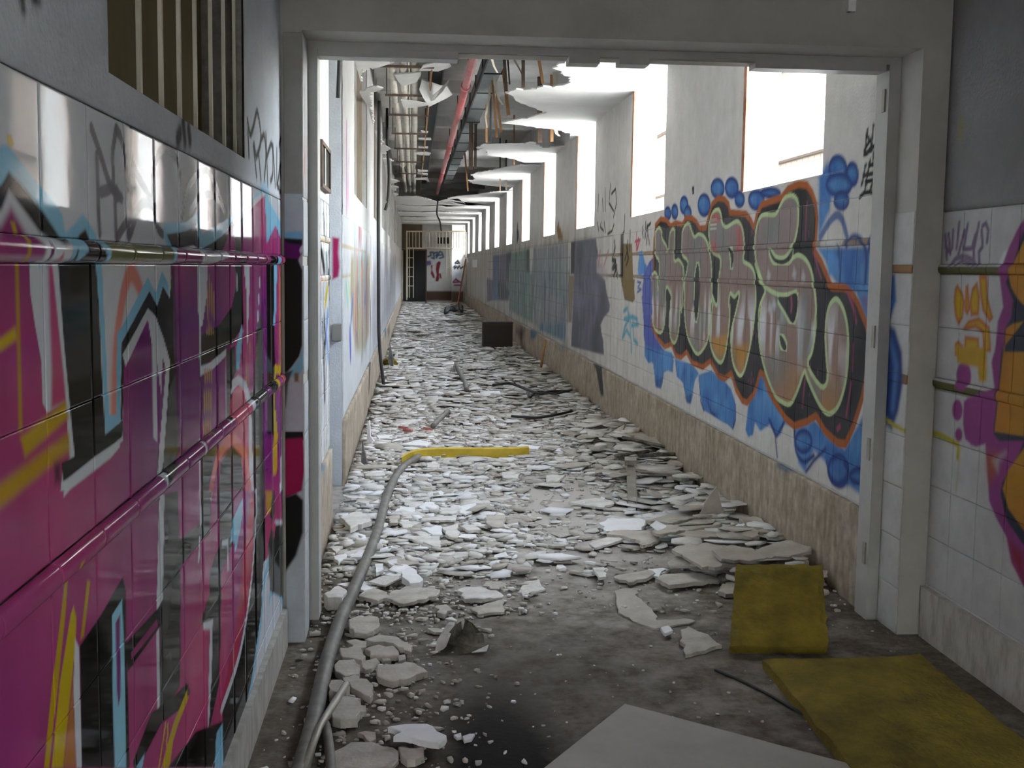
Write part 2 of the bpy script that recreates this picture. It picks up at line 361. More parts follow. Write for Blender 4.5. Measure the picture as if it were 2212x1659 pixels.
# left: blind recess, then high closed windows
LREC = (7.10, 8.42)
LWIN = [(10.04, 12.7)] + [(14.9 + 3.9*k, 17.0 + 3.9*k) for k in range(8)]
m = MB(); m.box(-1.0, CL-.006, 5.28, LREC[0], 0, ZS).box(-1.0, CL-.13, LREC[0], LREC[1], 0, ZS)
m.box(-1.0, CL-.006, LREC[1], 51.5, 0, 2.17); y = LREC[1]
for a, b in LWIN:
    m.box(-1.0, CL-.006, y, a, 2.17, ZS); m.box(-1.0, CL-.12, a, b, 2.17, ZS); y = b
m.box(-1.0, CL-.006, y, 51.5, 2.17, ZS)
wall_cl = struct(m.build('wall_corridor_left', PLAIN), 'left corridor wall with shallow recesses')
slab = MB().box(-1.0, 2.6, 5.0, 52, ZS, ZS+.25)
for k in range(12): slab.box(CL, CR+WT, 8.3+3.9*k, 8.55+3.9*k, ZS-.16, ZS)
struct(slab.build('ceiling', CONC), 'bare concrete slab above the stripped corridor ceiling')
# outside: yard and the brick block across it
struct(MB().box(-20, 40, -30, 120, -.6, -.45).build('ground_yard', mat('yard_paving', (.32, .31, .29), .9, (.40, .39, .36), 2)), 'paved yard outside the windows')
def brick_mat():
    m = bpy.data.materials.new('tan_brick'); m.use_nodes = True; t = m.node_tree; b = t.nodes['Principled BSDF']
    tc = t.nodes.new('ShaderNodeTexCoord'); mp = t.nodes.new('ShaderNodeMapping'); mp.inputs['Rotation'].default_value = (math.pi/2, 0, math.pi/2)
    br = t.nodes.new('ShaderNodeTexBrick'); br.inputs['Scale'].default_value = 1.0; br.inputs['Color1'].default_value = (.066, .049, .035, 1); br.inputs['Color2'].default_value = (.055, .040, .028, 1)
    br.inputs['Mortar'].default_value = (.014, .010, .007, 1); br.inputs['Brick Width'].default_value = .5; br.inputs['Row Height'].default_value = .16; br.inputs['Mortar Size'].default_value = .025
    sp = t.nodes.new('ShaderNodeSeparateXYZ'); cb = t.nodes.new('ShaderNodeCombineXYZ')
    t.links.new(tc.outputs['Object'], sp.inputs[0]); t.links.new(sp.outputs['Y'], cb.inputs['X']); t.links.new(sp.outputs['Z'], cb.inputs['Y']); t.links.new(cb.outputs[0], br.inputs['Vector'])
    t.links.new(br.outputs['Color'], b.inputs['Base Color']); b.inputs['Roughness'].default_value = .9; return m
blk = empty('brick_building', (11, 30, -.5)); tag(blk, 'sunlit tan brick building seen through the corridor windows', 'building')
MB().box(0, 6, -10, 70, 0, 8.8).build('wall', brick_mat(), blk)
for k in range(3): MB().box(-.25, .02, -10, 70, 2.6+2.7*k, 2.78+2.7*k).build('ledge', mat('shadow_brown_ledge', (.030, .020, .014), .9, (.04, .028, .02), 3), blk)  # dark brown puts the ledge shadow lines into the colour

# ------------------------------------------------------------------ murals
WHT = (.70, .73, .79); BLK = (.010, .010, .010); LBL = (.27, .60, .82); YLW = (.62, .43, .02); SAL = (.78, .22, .20); PNK = (.55, .07, .20)
def MAG(u, v):
    n = vnoise(u, v, 1.6, 2.2, 3); n2 = vnoise(u, v, 14, 7, 4); k = np.clip((n - .15)*1.7 + (1.15 - v)*.4, 0, 1)[:, None]
    a = np.array([.21, .028, .21]); b = np.array([.55, .072, .20]); return (a*(1-k) + b*k)*(.88 + .2*n2[:, None])
def DGR(u, v): n = vnoise(u, v, 9, 16, 5)[:, None]; return np.array([.035, .036, .034]) + n*np.array([.055, .055, .05])
def crop(ox, oy, s, fn): return lambda pts: [fn(ox + x/s, oy + y/s) for x, y in pts]
_l = lambda x, y: (lambda p: (p[1], p[2]))(at_x(x, y, XL))
c1, c2, c3 = crop(0, 0, 2.963, _l), crop(0, 500, 2.963, _l), crop(0, 1060, 2.77, _l)
def base_left(u, v):
    n = vnoise(u, v, 2, 2, 1)[:, None]; return np.array([.66, .69, .75]) + .06*(n-.5)
PL = Paint(base_left, .55); P = PL
# rails keep their own olive glaze where no paint went over them
for z0, z1 in ((1.577, 1.615), (1.092, 1.134)):
    P.poly([(-4, z0), (5, z0), (5, z1), (-4, z1)], lambda u, v: np.array([.16, .17, .055])[None]*np.ones((len(u), 1)), .003)
# grey handstyle on the bare tiles
GT = (.07, .06, .09)
for ln in ([(580,820),(640,1000),(700,1190),(770,1270)], [(612,1000),(620,1250),(630,1490)], [(735,830),(712,1000),(716,1180),(640,1230)], [(740,825),(780,930),(812,1200)],
           [(728,1250),(735,1520)], [(830,810),(842,1050),(935,1230),(990,1360)], [(842,1050),(830,1280),(815,1515),(860,1400)], [(1062,930),(1000,1000),(970,1150),(975,1310),(1000,1450),(1035,1500)],
           [(1070,940),(1130,1030),(1150,1160)], [(990,1330),(920,1295),(850,1370),(790,1440),(742,1520)], [(1158,1380),(1200,1200),(1290,1095),(1350,1130),(1420,1310)], [(1212,1360),(1280,1250),(1380,1262),(1432,1340)]):
    P.line(c1(ln), GT, .011, .005, smooth=5, amt=.9)
P.poly(c1([(690,1190),(740,1180),(780,1270),(740,1300)]), GT, .008)
# --- left group: blue halo, black outline, white edge, magenta body
P.poly(c1([(-700,1500),(-100,1060),(0,925),(40,928),(240,1180),(330,1280),(390,1370),(410,1490),(465,1440),(520,1365),(560,1420),(605,1500),(640,1620)]) + c2([(640,235),(-700,235)]), LBL, .008)
P.poly(c1([(35,860),(60,865),(78,920),(60,945),(42,925)]), YLW, .008)
P.poly(c1([(-700,1650),(0,1180),(45,1100),(110,1160),(250,1330),(380,1530)]) + c2([(385,200),(-700,200)]), BLK, .01)
P.poly(c1([(410,1600),(480,1545),(500,1500),(540,1465),(575,1560),(615,1640)]) + c2([(622,200),(400,200)]), BLK, .008)
P.poly(c1([(430,1545),(480,1520),(490,1600),(430,1680),(415,1640)]), LBL, .006)
P.poly(c1([(-700,1750),(0,1340),(48,1215),(110,1300),(250,1490),(340,1560)]) + c2([(385,60),(380,190),(-700,190)]), WHT, .012)
P.poly(c1([(-700,1800),(0,1440),(62,1330),(150,1480),(195,1560)]) + c2([(205,100),(200,185),(-700,185)]), MAG, .02)
P.poly(c2([(-900,190),(175,190),(185,400),(215,600),(260,850),(265,1100),(300,1160),(410,1090),(440,1450),(395,1500),(380,1659),(420,1659),(600,1500),(780,1340),(780,870),(940,555),(1030,800),(1070,900),(1015,1560),(1060,1480),(1090,300),(1085,200),(1500,190),(1835,190),(1790,1659)]) + c3([(1700,0),(1690,640),(1480,1240),(1390,1659),(-900,1700)]), MAG, .004)
# white slivers between strokes
P.poly(c2([(182,195),(238,195),(246,470),(236,600),(218,595),(200,420)]), WHT, .008)
P.poly(c2([(238,60),(262,110),(250,190),(236,190)]), (.14, .02, .12), .006)
P.poly(c2([(247,195),(287,195),(300,600),(322,880),(318,1080),(292,1160),(268,1080),(257,880),(262,600)]), WHT, .006)
P.poly(c2([(300,205),(330,205),(400,900),(420,1100),(320,1140),(322,900)]), PNK, .02)
P.poly(c2([(325,195),(372,195),(440,900),(472,1430),(440,1450),(400,900)]), WHT, .006)
P.poly(c2([(305,170),(322,130),(335,190)]), PNK, .006)
# yellow beams
P.poly(c2([(82,60),(104,60),(135,1280),(113,1280)]), (.50, .30, .02), .012)
P.poly(c2([(60,-60),(95,60),(115,60),(85,-60)]), YLW, .01)
P.poly(c2([(-700,1010),(0,680),(88,612),(98,690),(0,760),(-700,1110)]), YLW, .012)
P.poly(c2([(122,1320),(410,1085),(432,1190),(152,1445)]), (.56, .36, .02), .014)
P.poly(c2([(-700,2120),(0,1610),(430,1290),(440,1400),(0,1760),(-700,2280)]), (.54, .32, .02), .02)
# tall black stroke and its white base
P.poly(c2([(362,195),(612,195),(645,900),(665,1290),(755,1225),(782,1200),(776,1310),(740,1345),(600,1440),(420,1590),(395,1600),(385,1480),(470,1440),(440,1130),(400,700)]), BLK, .005)
P.poly(c2([(340,1490),(375,1480),(378,1600),(345,1610)]), BLK, .02, amt=.8)
P.poly(c2([(402,1600),(520,1510),(660,1420),(752,1335),(762,1375),(700,1450),(520,1590),(440,1650),(400,1700)]), WHT, .007)
# white panel with salmon loop, blue rim
P.poly(c2([(636,190),(1080,190),(1075,420),(1035,345),(990,480),(945,380),(750,700),(745,1190),(680,1200)]), (.72, .74, .79), .004)
P.line(c2([(722,1150),(728,900),(745,650),(790,370),(832,265),(872,320),(893,380)]), (.80, .27, .21), .021, .018, smooth=5, amt=.95)
P.line(c2([(700,1140),(708,860),(712,700)]), (.82, .50, .46), .012, .03, amt=.5)
P.poly(c2([(603,190),(642,190),(668,700),(690,1172),(738,1178),(742,650),(780,600),(940,292),(990,395),(1030,252),(1070,330),(1078,425),(1037,350),(1000,475),(950,378),(772,712),(762,1222),(668,1300),(640,700)]), LBL, .004)
# black around the white arrow
P.poly(c2([(772,712),(950,380),(1000,477),(1037,352),(1080,425),(1098,215),(1112,860),(1130,1440),(1040,1600),(1010,1620),(1082,830),(990,545),(940,492),(790,790),(778,1200),(765,1220)]), BLK, .004)
P.poly(c2([(1075,1000),(1116,900),(1134,1440),(1040,1600),(1050,1300)]), DGR, .01)  # black band greyed here: its reflection is put into the colour
P.poly(c2([(778,790),(940,492),(990,545),(1040,680),(1082,830),(1072,1000),(1040,1480),(1012,1640),(1000,1560),(1055,880),(1035,800),(1025,1040),(1000,850),(1000,1350),(975,1320),(965,720),(940,560),(800,862)]), WHT, .004)
# --- right group
P.poly(c1([(1040,1425),(1150,1425),(1200,1410),(1275,1340),(1285,1500),(1480,1385),(1495,1360),(1530,1440),(1590,1300),(1640,1240),(1700,1195),(1725,1300),(1800,1430),(1840,1480)]) + c2([(1840,40),(1840,195),(1060,205),(1060,80),(1040,30)]), LBL, .007)
P.poly(c1([(1060,1500),(1180,1480),(1260,1450),(1275,1600),(1100,1590)]), BLK, .008)
P.poly(c1([(1285,1590),(1330,1570),(1420,1510),(1485,1410),(1500,1600),(1400,1630)]), BLK, .008)
P.poly(c1([(1150,1590),(1230,1570),(1270,1600),(1210,1600)]), WHT, .01)
P.poly(c2([(1080,110),(1500,150),(1835,190),(1835,215),(1080,205)]), MAG, .003)
P.poly(c2([(1235,120),(1300,140),(1440,125),(1420,165),(1330,205),(1260,205)]), WHT, .004)
P.poly(c1([(1420,1600),(1490,1420),(1500,1560),(1560,1420),(1590,1330),(1690,1230),(1705,1560),(1760,1440),(1830,1610),(1835,1690),(1430,1650)]), MAG, .01)
P.poly(c1([(1500,1430),(1545,1400),(1545,1640),(1505,1640)]), BLK, .008)
P.poly(c1([(1590,1300),(1700,1210),(1700,1240),(1600,1340)]), (.60, .60, .66), .008)
P.poly(c2([(1095,220),(1110,220),(1150,1400),(1134,1430)]), (.10, .012, .10), .01)
P.poly(c2([(1258,212),(1326,214),(1318,420),(1290,600),(1272,615),(1262,480)]), WHT, .005)
P.poly(c2([(1500,180),(1545,180),(1552,600),(1480,720),(1440,745),(1282,800),(1282,665),(1400,600),(1480,480),(1512,340)]), BLK, .006)
P.poly(c2([(1278,790),(1440,735),(1442,775),(1280,865)]), BLK, .003)
P.poly(c2([(1268,795),(1280,795),(1281,862),(1340,840),(1440,752),(1446,790),(1360,880),(1275,926)]), WHT, .003)
for x0, y0, x1, y1, w in ((1272,600,1274,800,.006), (1442,760,1446,1215,.006), (1508,200,1514,370,.006), (1660,300,1622,1010,.008), (1838,200,1790,1659,.011), (1272,1340,1276,1659,.008)):
    P.line(c2([(x0,y0),(x1,y1)]), WHT, w, .004)
P.poly(c2([(1555,215),(1595,215),(1592,380),(1580,720),(1572,380)]), WHT, .006)
for x in (1325, 1338, 1352, 1366): P.line(c2([(x, 280+abs(x-1338)*4), (x-4, 650)]), (.62, .34, .05), .006, .006)
for x in (1308, 1322, 1336, 1350): P.line(c2([(x, 890), (x-10, 1290)]), (.62, .34, .05), .006, .006)
for x in (1570, 1583, 1596): P.line(c2([(x, 720), (x+4, 980)]), (.62, .40, .05), .008, .008)
P.poly(c2([(1446,770),(1500,730),(1506,900),(1480,960),(1472,1210),(1448,1215)]), DGR, .006)
P.poly(c2([(1546,585),(1552,640),(1528,885),(1508,882),(1510,730)]), LBL, .006)
P.poly(c2([(1640,620),(1672,520),(1690,1030),(1618,1030)]), DGR, .01)
P.poly(c2([(1702,150),(1750,160),(1762,1300),(1708,1300)]), BLK, .012)
P.poly(c2([(1752,160),(1772,165),(1760,600),(1748,600)]), LBL, .008)
P.line(c2([(1792,180),(1788,1000)]), (.56, .26, .05), .02, .01)
P.poly(c2([(1752,850),(1795,860),(1790,920),(1765,905),(1755,1100),(1775,1300),(1768,1560),(1745,1560)]), YLW, .008)
P.poly(c2([(1502,985),(1560,1000),(1590,1160),(1600,1659),(1460,1659),(1470,1100)]), (.62, .10, .19), .01)
P.poly(c2([(1474,1045),(1480,955),(1520,918),(1570,960),(1600,1060),(1622,1659),(1596,1659),(1588,1160),(1558,1012),(1520,982),(1492,1010)]), WHT, .005)
P.poly(c2([(1600,1030),(1680,1000),(1690,1659),(1625,1659)]), DGR, .01)
P.line(c2([(1340,1700),(1380,1480),(1430,1370),(1480,1340),(1530,1370),(1570,1460),(1600,1640)]), (.80, .20, .19), .02, .01, smooth=4)
P.poly(c2([(1130,1430),(1250,1300),(1265,1659),(1050,1659)]), lambda u, v: MAG(u, v)*.9, .01)
P.poly(c2([(1285,1420),(1400,1330),(1360,1480),(1330,1659),(1285,1659)]), DGR, .008)
P.poly(c2([(1410,1480),(1480,1370),(1540,1440),(1560,1659),(1390,1659)]), DGR, .012)
# --- lower band
P.poly(c3([(960,30),(1060,0),(1075,540),(1072,1170),(995,1300),(945,1320),(955,680)]), DGR, .005)
P.poly(c3([(1190,0),(1260,0),(1250,260),(1200,300)]), DGR, .006)
P.poly(c3([(1060,300),(1200,190),(1215,285),(1090,440),(1072,470)]), DGR, .008)
P.poly(c3([(1300,0),(1390,0),(1395,300),(1320,500),(1310,1140),(1250,1420),(1238,1400),(1268,790),(1205,800),(1200,770),(1250,620),(1250,480),(1310,330)]), DGR, .008)
P.line(c3([(1190,0),(1195,190)]), WHT, .012, .004); P.line(c3([(1190,290),(1186,410)]), WHT, .009, .006)
P.poly(c3([(1322,300),(1362,285),(1366,480),(1358,480),(1352,330),(1325,335)]), WHT, .005)
P.poly(c3([(1208,790),(1268,770),(1262,1100),(1245,1420),(1238,1400),(1252,830),(1212,830)]), WHT, .005)
P.poly(c3([(1450,40),(1440,200),(1405,370),(1395,300),(1375,310),(1385,180)]), LBL, .006)
P.poly(c3([(955,0),(978,30),(968,650),(946,690),(950,1300),(934,1330),(930,690),(945,100)]), WHT, .004)
P.poly(c3([(745,915),(950,690),(962,700),(962,800),(760,1080),(750,1000)]), BLK, .006)
P.poly(c3([(775,970),(935,765),(938,815),(780,1010)]), lambda u, v: MAG(u, v)*.8, .004)
P.poly(c3([(382,515),(398,515),(385,720),(335,1200),(285,1659),(255,1659),(305,1150),(350,800)]), (.55, .36, .01), .006)
P.poly(c3([(408,430),(430,430),(420,480),(405,480)]), (.55, .36, .01), .006)
P.poly(c3([(415,740),(432,690),(450,760),(445,900),(400,1350),(370,1659),(300,1659),(350,1150)]), (.62, .45, .01), .006)
P.poly(c3([(515,535),(532,545),(495,870),(474,890)]), (.55, .36, .01), .008)
P.poly(c3([(430,1100),(445,1659),(370,1659)]), (.50, .20, .04), .02)
P.poly(c3([(440,880),(466,940),(482,1659),(450,1659),(432,1200)]), WHT, .005)
P.poly(c3([(728,515),(745,600),(752,1000),(770,1659),(482,1659),(470,930),(600,740)]), BLK, .005)
P.poly(c3([(664,745),(725,648),(738,1000),(748,1659),(680,1659),(668,1200)]), (.34, .68, .86), .004)
P.poly(c3([(686,790),(712,740),(714,1230),(702,1290),(694,1200)]), (.22, .03, .22), .006)
P.poly(c3([(790,1620),(900,1330),(1040,1230),(1115,1150),(1132,1210),(1085,1300),(960,1390),(800,1700)]), BLK, .006)
P.poly(c3([(1112,1195),(1122,1240),(1060,1400),(1030,1500),(1010,1659),(960,1659),(1030,1400)]), YLW, .008)
P.line(c3([(985,1400),(945,1659)]), YLW, .006, .004); P.line(c3([(1000,1400),(985,1659)]), YLW, .006, .004)
P.poly(c3([(1000,1659),(1170,1440),(1330,1380),(1360,1659)]), BLK, .008)
P.poly(c3([(1290,1450),(1338,1375),(1335,1659),(1280,1659)]), LBL, .006)
P.poly(c3([(860,1570),(845,1659),(805,1659)]), LBL, .004)
P.poly(c3([(1415,1000),(1500,560),(1525,100),(1500,0),(1450,400),(1400,900),(1305,1310),(1330,1300)]), (.50, .045, .11), .02)
P.poly(c3([(1520,0),(1580,0),(1588,400),(1560,720),(1500,1160),(1400,1659),(1330,1659),(1325,1330),(1440,960),(1510,520)]), BLK, .006)
P.line(c3([(1526,0),(1530,100),(1505,500),(1435,960),(1322,1308)]), WHT, .014, .006, smooth=4)
P.poly(c3([(1572,430),(1604,400),(1612,640),(1690,560),(1730,440),(1740,500),(1690,720),(1480,1245),(1400,1700),(1380,1659),(1500,1150),(1560,720)]), (.66, .70, .76), .006)
P.line(c3([(1604,410),(1575,560),(1560,760),(1500,1180),(1400,1659)]), LBL, .02, .012)
P.line(c3([(1610,650),(1615,600),(1640,585),(1680,620),(1692,690)]), LBL, .02, .012)
P.poly(c3([(1590,0),(1640,0),(1640,130),(1600,330),(1612,600),(1690,640),(1730,400),(1700,330),(1720,0),(1690,0),(1690,190),(1645,200),(1640,300)]), DGR, .01)
P.poly(c3([(1585,0),(1625,0),(1620,120),(1595,150)]), (.60, .34, .06), .01)
P.poly(c3([(1640,175),(1690,175),(1690,205),(1645,205)]), WHT, .008)
# --- tags on the plaster above
def base_plas(u, v): n = vnoise(u, v, 3, 3, 2)[:, None]; return np.array([.62, .66, .73]) + .07*(n-.5)
PLU = Paint(base_plas); P = PLU
P.poly(c1([(112,-40),(150,-30),(160,70),(148,110),(130,60)]), BLK, .01); P.poly(c1([(190,-40),(250,-40),(265,10),(235,45),(205,30)]), BLK, .012)
for a, b in (((1150,850),(1135,890)), ((1170,790),(1180,890)), ((1205,830),(1212,890))): P.line(c1([a, b]), BLK, .022, .012)
for ln in ([(1582,770),(1600,860),(1622,800),(1642,715),(1660,790),(1668,900),(1640,1000),(1625,930)], [(1585,850),(1592,1000)], [(1620,930),(1640,1130)], [(1655,1000),(1668,1150)],
           [(1665,900),(1690,870),(1700,1000),(1690,1150)], [(1700,860),(1712,1180)], [(1705,1010),(1738,920),(1745,1100),(1730,1160)], [(1745,930),(1760,1190)], [(1770,960),(1772,1180),(1790,1060)],
           [(1785,930),(1800,880),(1805,1000),(1792,1090),(1808,1190),(1806,1250),(1770,1180)], [(1838,660),(1825,800),(1812,960),(1806,1040)]):
    P.line(c1(ln), BLK, .013, .006, smooth=4)
P.poly(c1([(1830,650),(1850,640),(1832,800),(1822,800)]), BLK, .03)
P.poly(c1([(1665,1190),(1700,1180),(1720,1230),(1670,1240)]), LBL, .03)
# --- doorway pier, left (faces the hall)
_p = lambda x, y: (lambda p: (p[0], p[2]))(at_y(x, y, YP))
z1c = crop(560, 480, 4.15, _p)
PP = Paint(lambda u, v: np.where((v > 1.86)[:, None], np.array([.40, .39, .36]), np.array([.62, .66, .72]))); P = PP
P.poly(z1c([(200,90),(390,80),(390,160),(250,150),(200,140)]), LBL, .006)
P.poly(z1c([(200,150),(385,155),(390,270),(350,340),(360,385),(240,390),(200,380)]), (.16, .01, .17), .005)
P.poly(z1c([(200,140),(260,145),(385,155),(385,205),(340,200),(260,190)]), BLK, .006); P.poly(z1c([(375,215),(392,205),(392,260),(372,285),(360,250)]), WHT, .003)
P.poly(z1c([(200,330),(250,320),(345,330),(388,430),(386,1100),(362,1200),(300,1290),(250,1345),(200,1360)]), BLK, .005)
P.poly(z1c([(360,1210),(400,1090),(400,1300),(330,1420),(260,1350)]), LBL, .006)
P.poly(z1c([(200,1350),(300,1330),(260,1440),(240,1659),(200,1659)]), (.10, .10, .11), .006)
P.poly(z1c([(315,1350),(352,1350),(352,1430),(318,1430)]), (.30, .17, .06), .006)
P.poly(c3([]) if False else [_p(600,932), _p(655,932), _p(657,950), _p(600,952)], BLK, .004)
P.poly([_p(600,950), _p(655,945), _p(659,1010), _p(652,1060), _p(600,1085)], (.42, .01, .10), .006)
P.poly([_p(600,1080), _p(640,1065), _p(655,1080), _p(655,1150), _p(640,1200), _p(600,1260)], BLK, .008)

# ---- right corridor wall: the big bubble-letter piece
_r = lambda x, y: (lambda p: (p[1], p[2]))(at_x(x, y, CR))
k7, z2, z3, z4, z5, c8, e3 = crop(1340,320,2.127,_r), crop(1340,330,4.74,_r), crop(1600,320,4.147,_r), crop(1380,640,4.607,_r), crop(1620,640,3.606,_r), crop(1000,440,3.95,_r), crop(1020,480,5.925,_r)
BL1 = (.045, .16, .48); BL2 = (.10, .30, .66); BLD = (.012, .045, .22); ORG = (.42, .11, .02); GRN = (.52, .66, .34)
def BLU(u, v):
    n = vnoise(u, v, 7, 9, 11)[:, None]; n2 = vnoise(u, v, 40, 12, 12)[:, None]; return np.array([.035, .13, .42])*(1-n) + np.array([.11, .32, .64])*n + .05*(n2-.5)
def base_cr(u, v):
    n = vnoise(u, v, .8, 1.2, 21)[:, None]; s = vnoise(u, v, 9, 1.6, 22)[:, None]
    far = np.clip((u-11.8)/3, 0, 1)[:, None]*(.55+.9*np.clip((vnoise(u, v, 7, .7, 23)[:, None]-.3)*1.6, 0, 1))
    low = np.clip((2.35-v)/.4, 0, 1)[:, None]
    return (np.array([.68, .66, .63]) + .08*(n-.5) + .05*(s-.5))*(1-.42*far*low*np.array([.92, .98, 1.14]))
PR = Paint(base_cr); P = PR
for z0, z1 in ((1.49, 1.52), (1.705, 1.735)): P.poly([(5, z0), (13.8, z0), (13.8, z1), (5, z1)], (.34, .26, .17), .003)
def FILL(u, v):
    s = vnoise(u, v, 15, 3.5, 13); n = vnoise(u, v, 5, 5, 14); h = np.clip((v-.6)/1.25, 0, 1)
    brown = np.array([.34, .19, .11]); mauve = np.array([.27, .21, .21]); grey = np.array([.20, .23, .22]); white = np.array([.72, .72, .76]); org = np.array([.46, .23, .05])
    c = brown[None]*(1-h[:, None]) + mauve[None]*h[:, None]
    k = np.clip(1.3-abs(h-.50)/.15, 0, 1)*np.clip((s-.42)*5, 0, 1)*.85; c = c*(1-k[:, None]) + white*k[:, None]
    k = np.clip((n-.55)*4, 0, 1)*.6; c = c*(1-k[:, None]) + grey*k[:, None]
    k = np.clip((.45-h)*3, 0, 1)*np.clip((vnoise(u, v, 6, 4, 15)-.4)*4, 0, 1)*.8; c = c*(1-k[:, None]) + org*k[:, None]
    return c
def bub(fn, cx, cy, rx, ry, col=BLU):
    th = np.linspace(0, 2*math.pi, 22)[:-1]; pts = fn([(cx+rx*math.cos(t), cy+ry*math.sin(t)) for t in th])
    PR.poly(pts, BLD, .010); PR.poly(pts, col, .022, inset=.030)
# blue cloud behind
P.poly(k7([(108,520),(140,560),(140,830),(205,930),(250,960),(190,1000),(130,980),(108,860)]), BLU, .02)
for b in ((218,300,16,34),(250,292,16,38),(293,262,20,45),(310,300,18,40),(385,262,30,56),(447,185,32,50),(512,182,32,52),(548,235,24,42),(625,238,38,52),(690,205,48,28),(165,540,30,40)): bub(k7, *b)
P.poly(z3([(700,260),(780,120),(830,320),(800,560),(700,800)]), BLU, .03)
for b in ((870,190,86,138),(1000,235,58,120),(880,330,120,120),(905,470,72,95)): bub(z3, *b)
P.poly(z3([(690,895),(1250,880),(1245,1659),(1150,1659),(1040,1300),(860,1210),(780,1040)]), BLU, .02)
P.poly(z3([(1250,620),(1180,760),(1160,900),(1250,900)]), BLU, .015)
P.line(z3([(715,800),(800,660),(870,600),(920,660),(955,800)]), (.10, .16, .36), .022, .012, smooth=4)
P.poly(z3([(725,890),(735,840),(945,800),(910,885)]), (.58, .58, .56), .008)
P.line(z3([(950,880),(985,810),(1030,790),(1090,830),(1130,960),(1120,1200)]), BLD, .014, .016, smooth=4); P.line(z3([(880,880),(895,1100),(890,1200)]), BLD, .01, .02)
P.line(z3([(1150,920),(1170,800),(1250,640)]), BLD, .012, .016); P.poly(z3([(770,940),(830,930),(880,1010),(860,1140),(790,1150)]), BL2, .025)
P.poly(z5([(950,300),(960,540),(950,1210),(925,1640),(880,1560),(780,1480),(690,1480),(600,1300),(500,1200),(430,1370),(380,1300),(340,1010),(500,960),(740,1190),(900,900),(950,560)]), BLU, .02)
P.poly(z5([(990,0),(860,0),(930,200),(950,320),(990,330)]), (.17, .18, .42), .015)
for cx, cy, rx, ry in ((690,1350,85,130),(850,1400,75,75),(420,1130,70,100)): bub(z5, cx, cy, rx, ry)
P.line(z5([(440,1365),(500,1280),(590,1190)]), BLD, .012, .014); P.line(z5([(350,1050),(360,1200),(420,1290),(500,1240)]), BLD, .014, .014, smooth=4)
P.line(z5([(600,1290),(640,1440),(720,1480),(770,1390),(740,1300)]), BLD, .012, .014, smooth=4)
P.poly(z5([(0,1100),(0,700),(90,620),(330,1010),(270,1000),(240,1080),(210,1100),(160,1000),(80,1050),(30,960)]), BLU, .014)
P.line(z5([(160,960),(200,1090),(215,1250)]), BLD, .01, .012); P.line(z5([(150,960),(210,1090),(270,980)]), BLD, .012, .012)
P.poly(z4([(1090,1100),(1210,760),(1290,800),(1290,1230),(1230,1330),(1160,1250),(1140,1380),(1090,1400),(1065,1330)]), BLU, .012)
P.poly(z4([(600,780),(720,740),(860,850),(920,920),(960,1050),(970,1200),(940,1330),(890,1280),(830,1250),(740,1190),(640,1130),(610,950)]), BLU, .01)
P.line(z4([(600,800),(620,1050),(650,1140)]), BLD, .01, .01); P.line(z4([(690,1050),(720,1150),(760,1180)]), BLD, .012, .012); P.line(z4([(965,1080),(965,1230),(940,1310)]), BLD, .01, .01)
P.poly(z4([(360,620),(540,680),(600,770),(560,840),(540,960),(520,1070),(480,1060),(440,860),(380,800)]), BLU, .01)
P.poly(z4([(60,480),(180,480),(240,540),(330,560),(350,640),(340,760),(290,740),(250,760),(240,860),(220,920),(170,900),(140,640),(100,670),(60,600)]), BLU, .012)
P.poly(z4([(160,840),(245,800),(225,915),(175,905)]), BLD, .02, amt=.7); P.poly(z4([(460,1000),(545,960),(520,1070),(480,1060)]), BLD, .02, amt=.7)
P.poly(z4([(30,0),(120,0),(130,250),(170,420),(250,540),(150,520),(60,480),(50,250)]), (.07, .11, .42), .012)
# orange outer line, black body
SIL = k7([(150,560),(153,430),(160,345),(185,313),(212,318),(232,345),(255,330),(285,338),(302,306),(330,308),(350,325),(368,355),(393,352),(405,300),(420,245),(450,215),(480,220),(500,245),(506,280),(580,287),(603,318),(615,345),(626,290),(650,242),(740,210),(770,170),(820,146),(860,152),(885,190),(905,250),(912,320),(906,420),(900,460),(930,510),(975,620),(1030,620),(1060,635),(1100,700),(1140,800),(1155,880),(1150,1000),(1120,1160),(1080,1290),(1040,1380),(1000,1375),(940,1320),(900,1250),(860,1275),(800,1295),(760,1260),(720,1200),(680,1130),(660,1060),(645,1048),(620,1140),(585,1186),(560,1175),(530,1120),(510,1050),(480,1075),(450,1060),(415,992),(380,1020),(330,1000),(305,950),(280,975),(255,965),(235,912),(205,925),(175,890),(145,830),(137,700)])
P.poly(SIL, ORG, .008)
def BODY(u, v): n = vnoise(u, v, 6, 6, 16)[:, None]; return np.array([.012, .011, .014]) + n*np.array([.036, .034, .036])
P.poly(SIL, BODY, .008, inset=.042)
r_ = random.Random(3)
for a, b in (([(1015,690),(1075,800),(1060,1000),(1050,1150),(1000,1290)]), ) if False else ():
    pass
for pts, w in ((k7([(1045,660),(1075,740),(1085,800)]), .012), (k7([(1072,900),(1068,1020)]), .006), (k7([(1062,1080),(1040,1230)]), .009), (k7([(1010,1280),(1000,1290)]), .015), (k7([(858,250),(852,420)]), .008), (k7([(888,480),(925,600)]), .007), (k7([(832,690),(836,760)]), .010), (k7([(850,1060),(838,1190)]), .009)):
    P.line(pts, (.40, .07, .16), w, .01, amt=.8)
for k in range(46):
    x = r_.choice([600, 612, 625, 475, 870, 900, 600, 330, 350]) + r_.uniform(-9, 9); y = r_.uniform(330, 1130) if x > 560 else r_.uniform(330, 700)
    P.line(k7([(x, y), (x+r_.uniform(-3, 3), y+r_.uniform(8, 26))]), (.36, .07, .15), .005, .006, amt=.75)
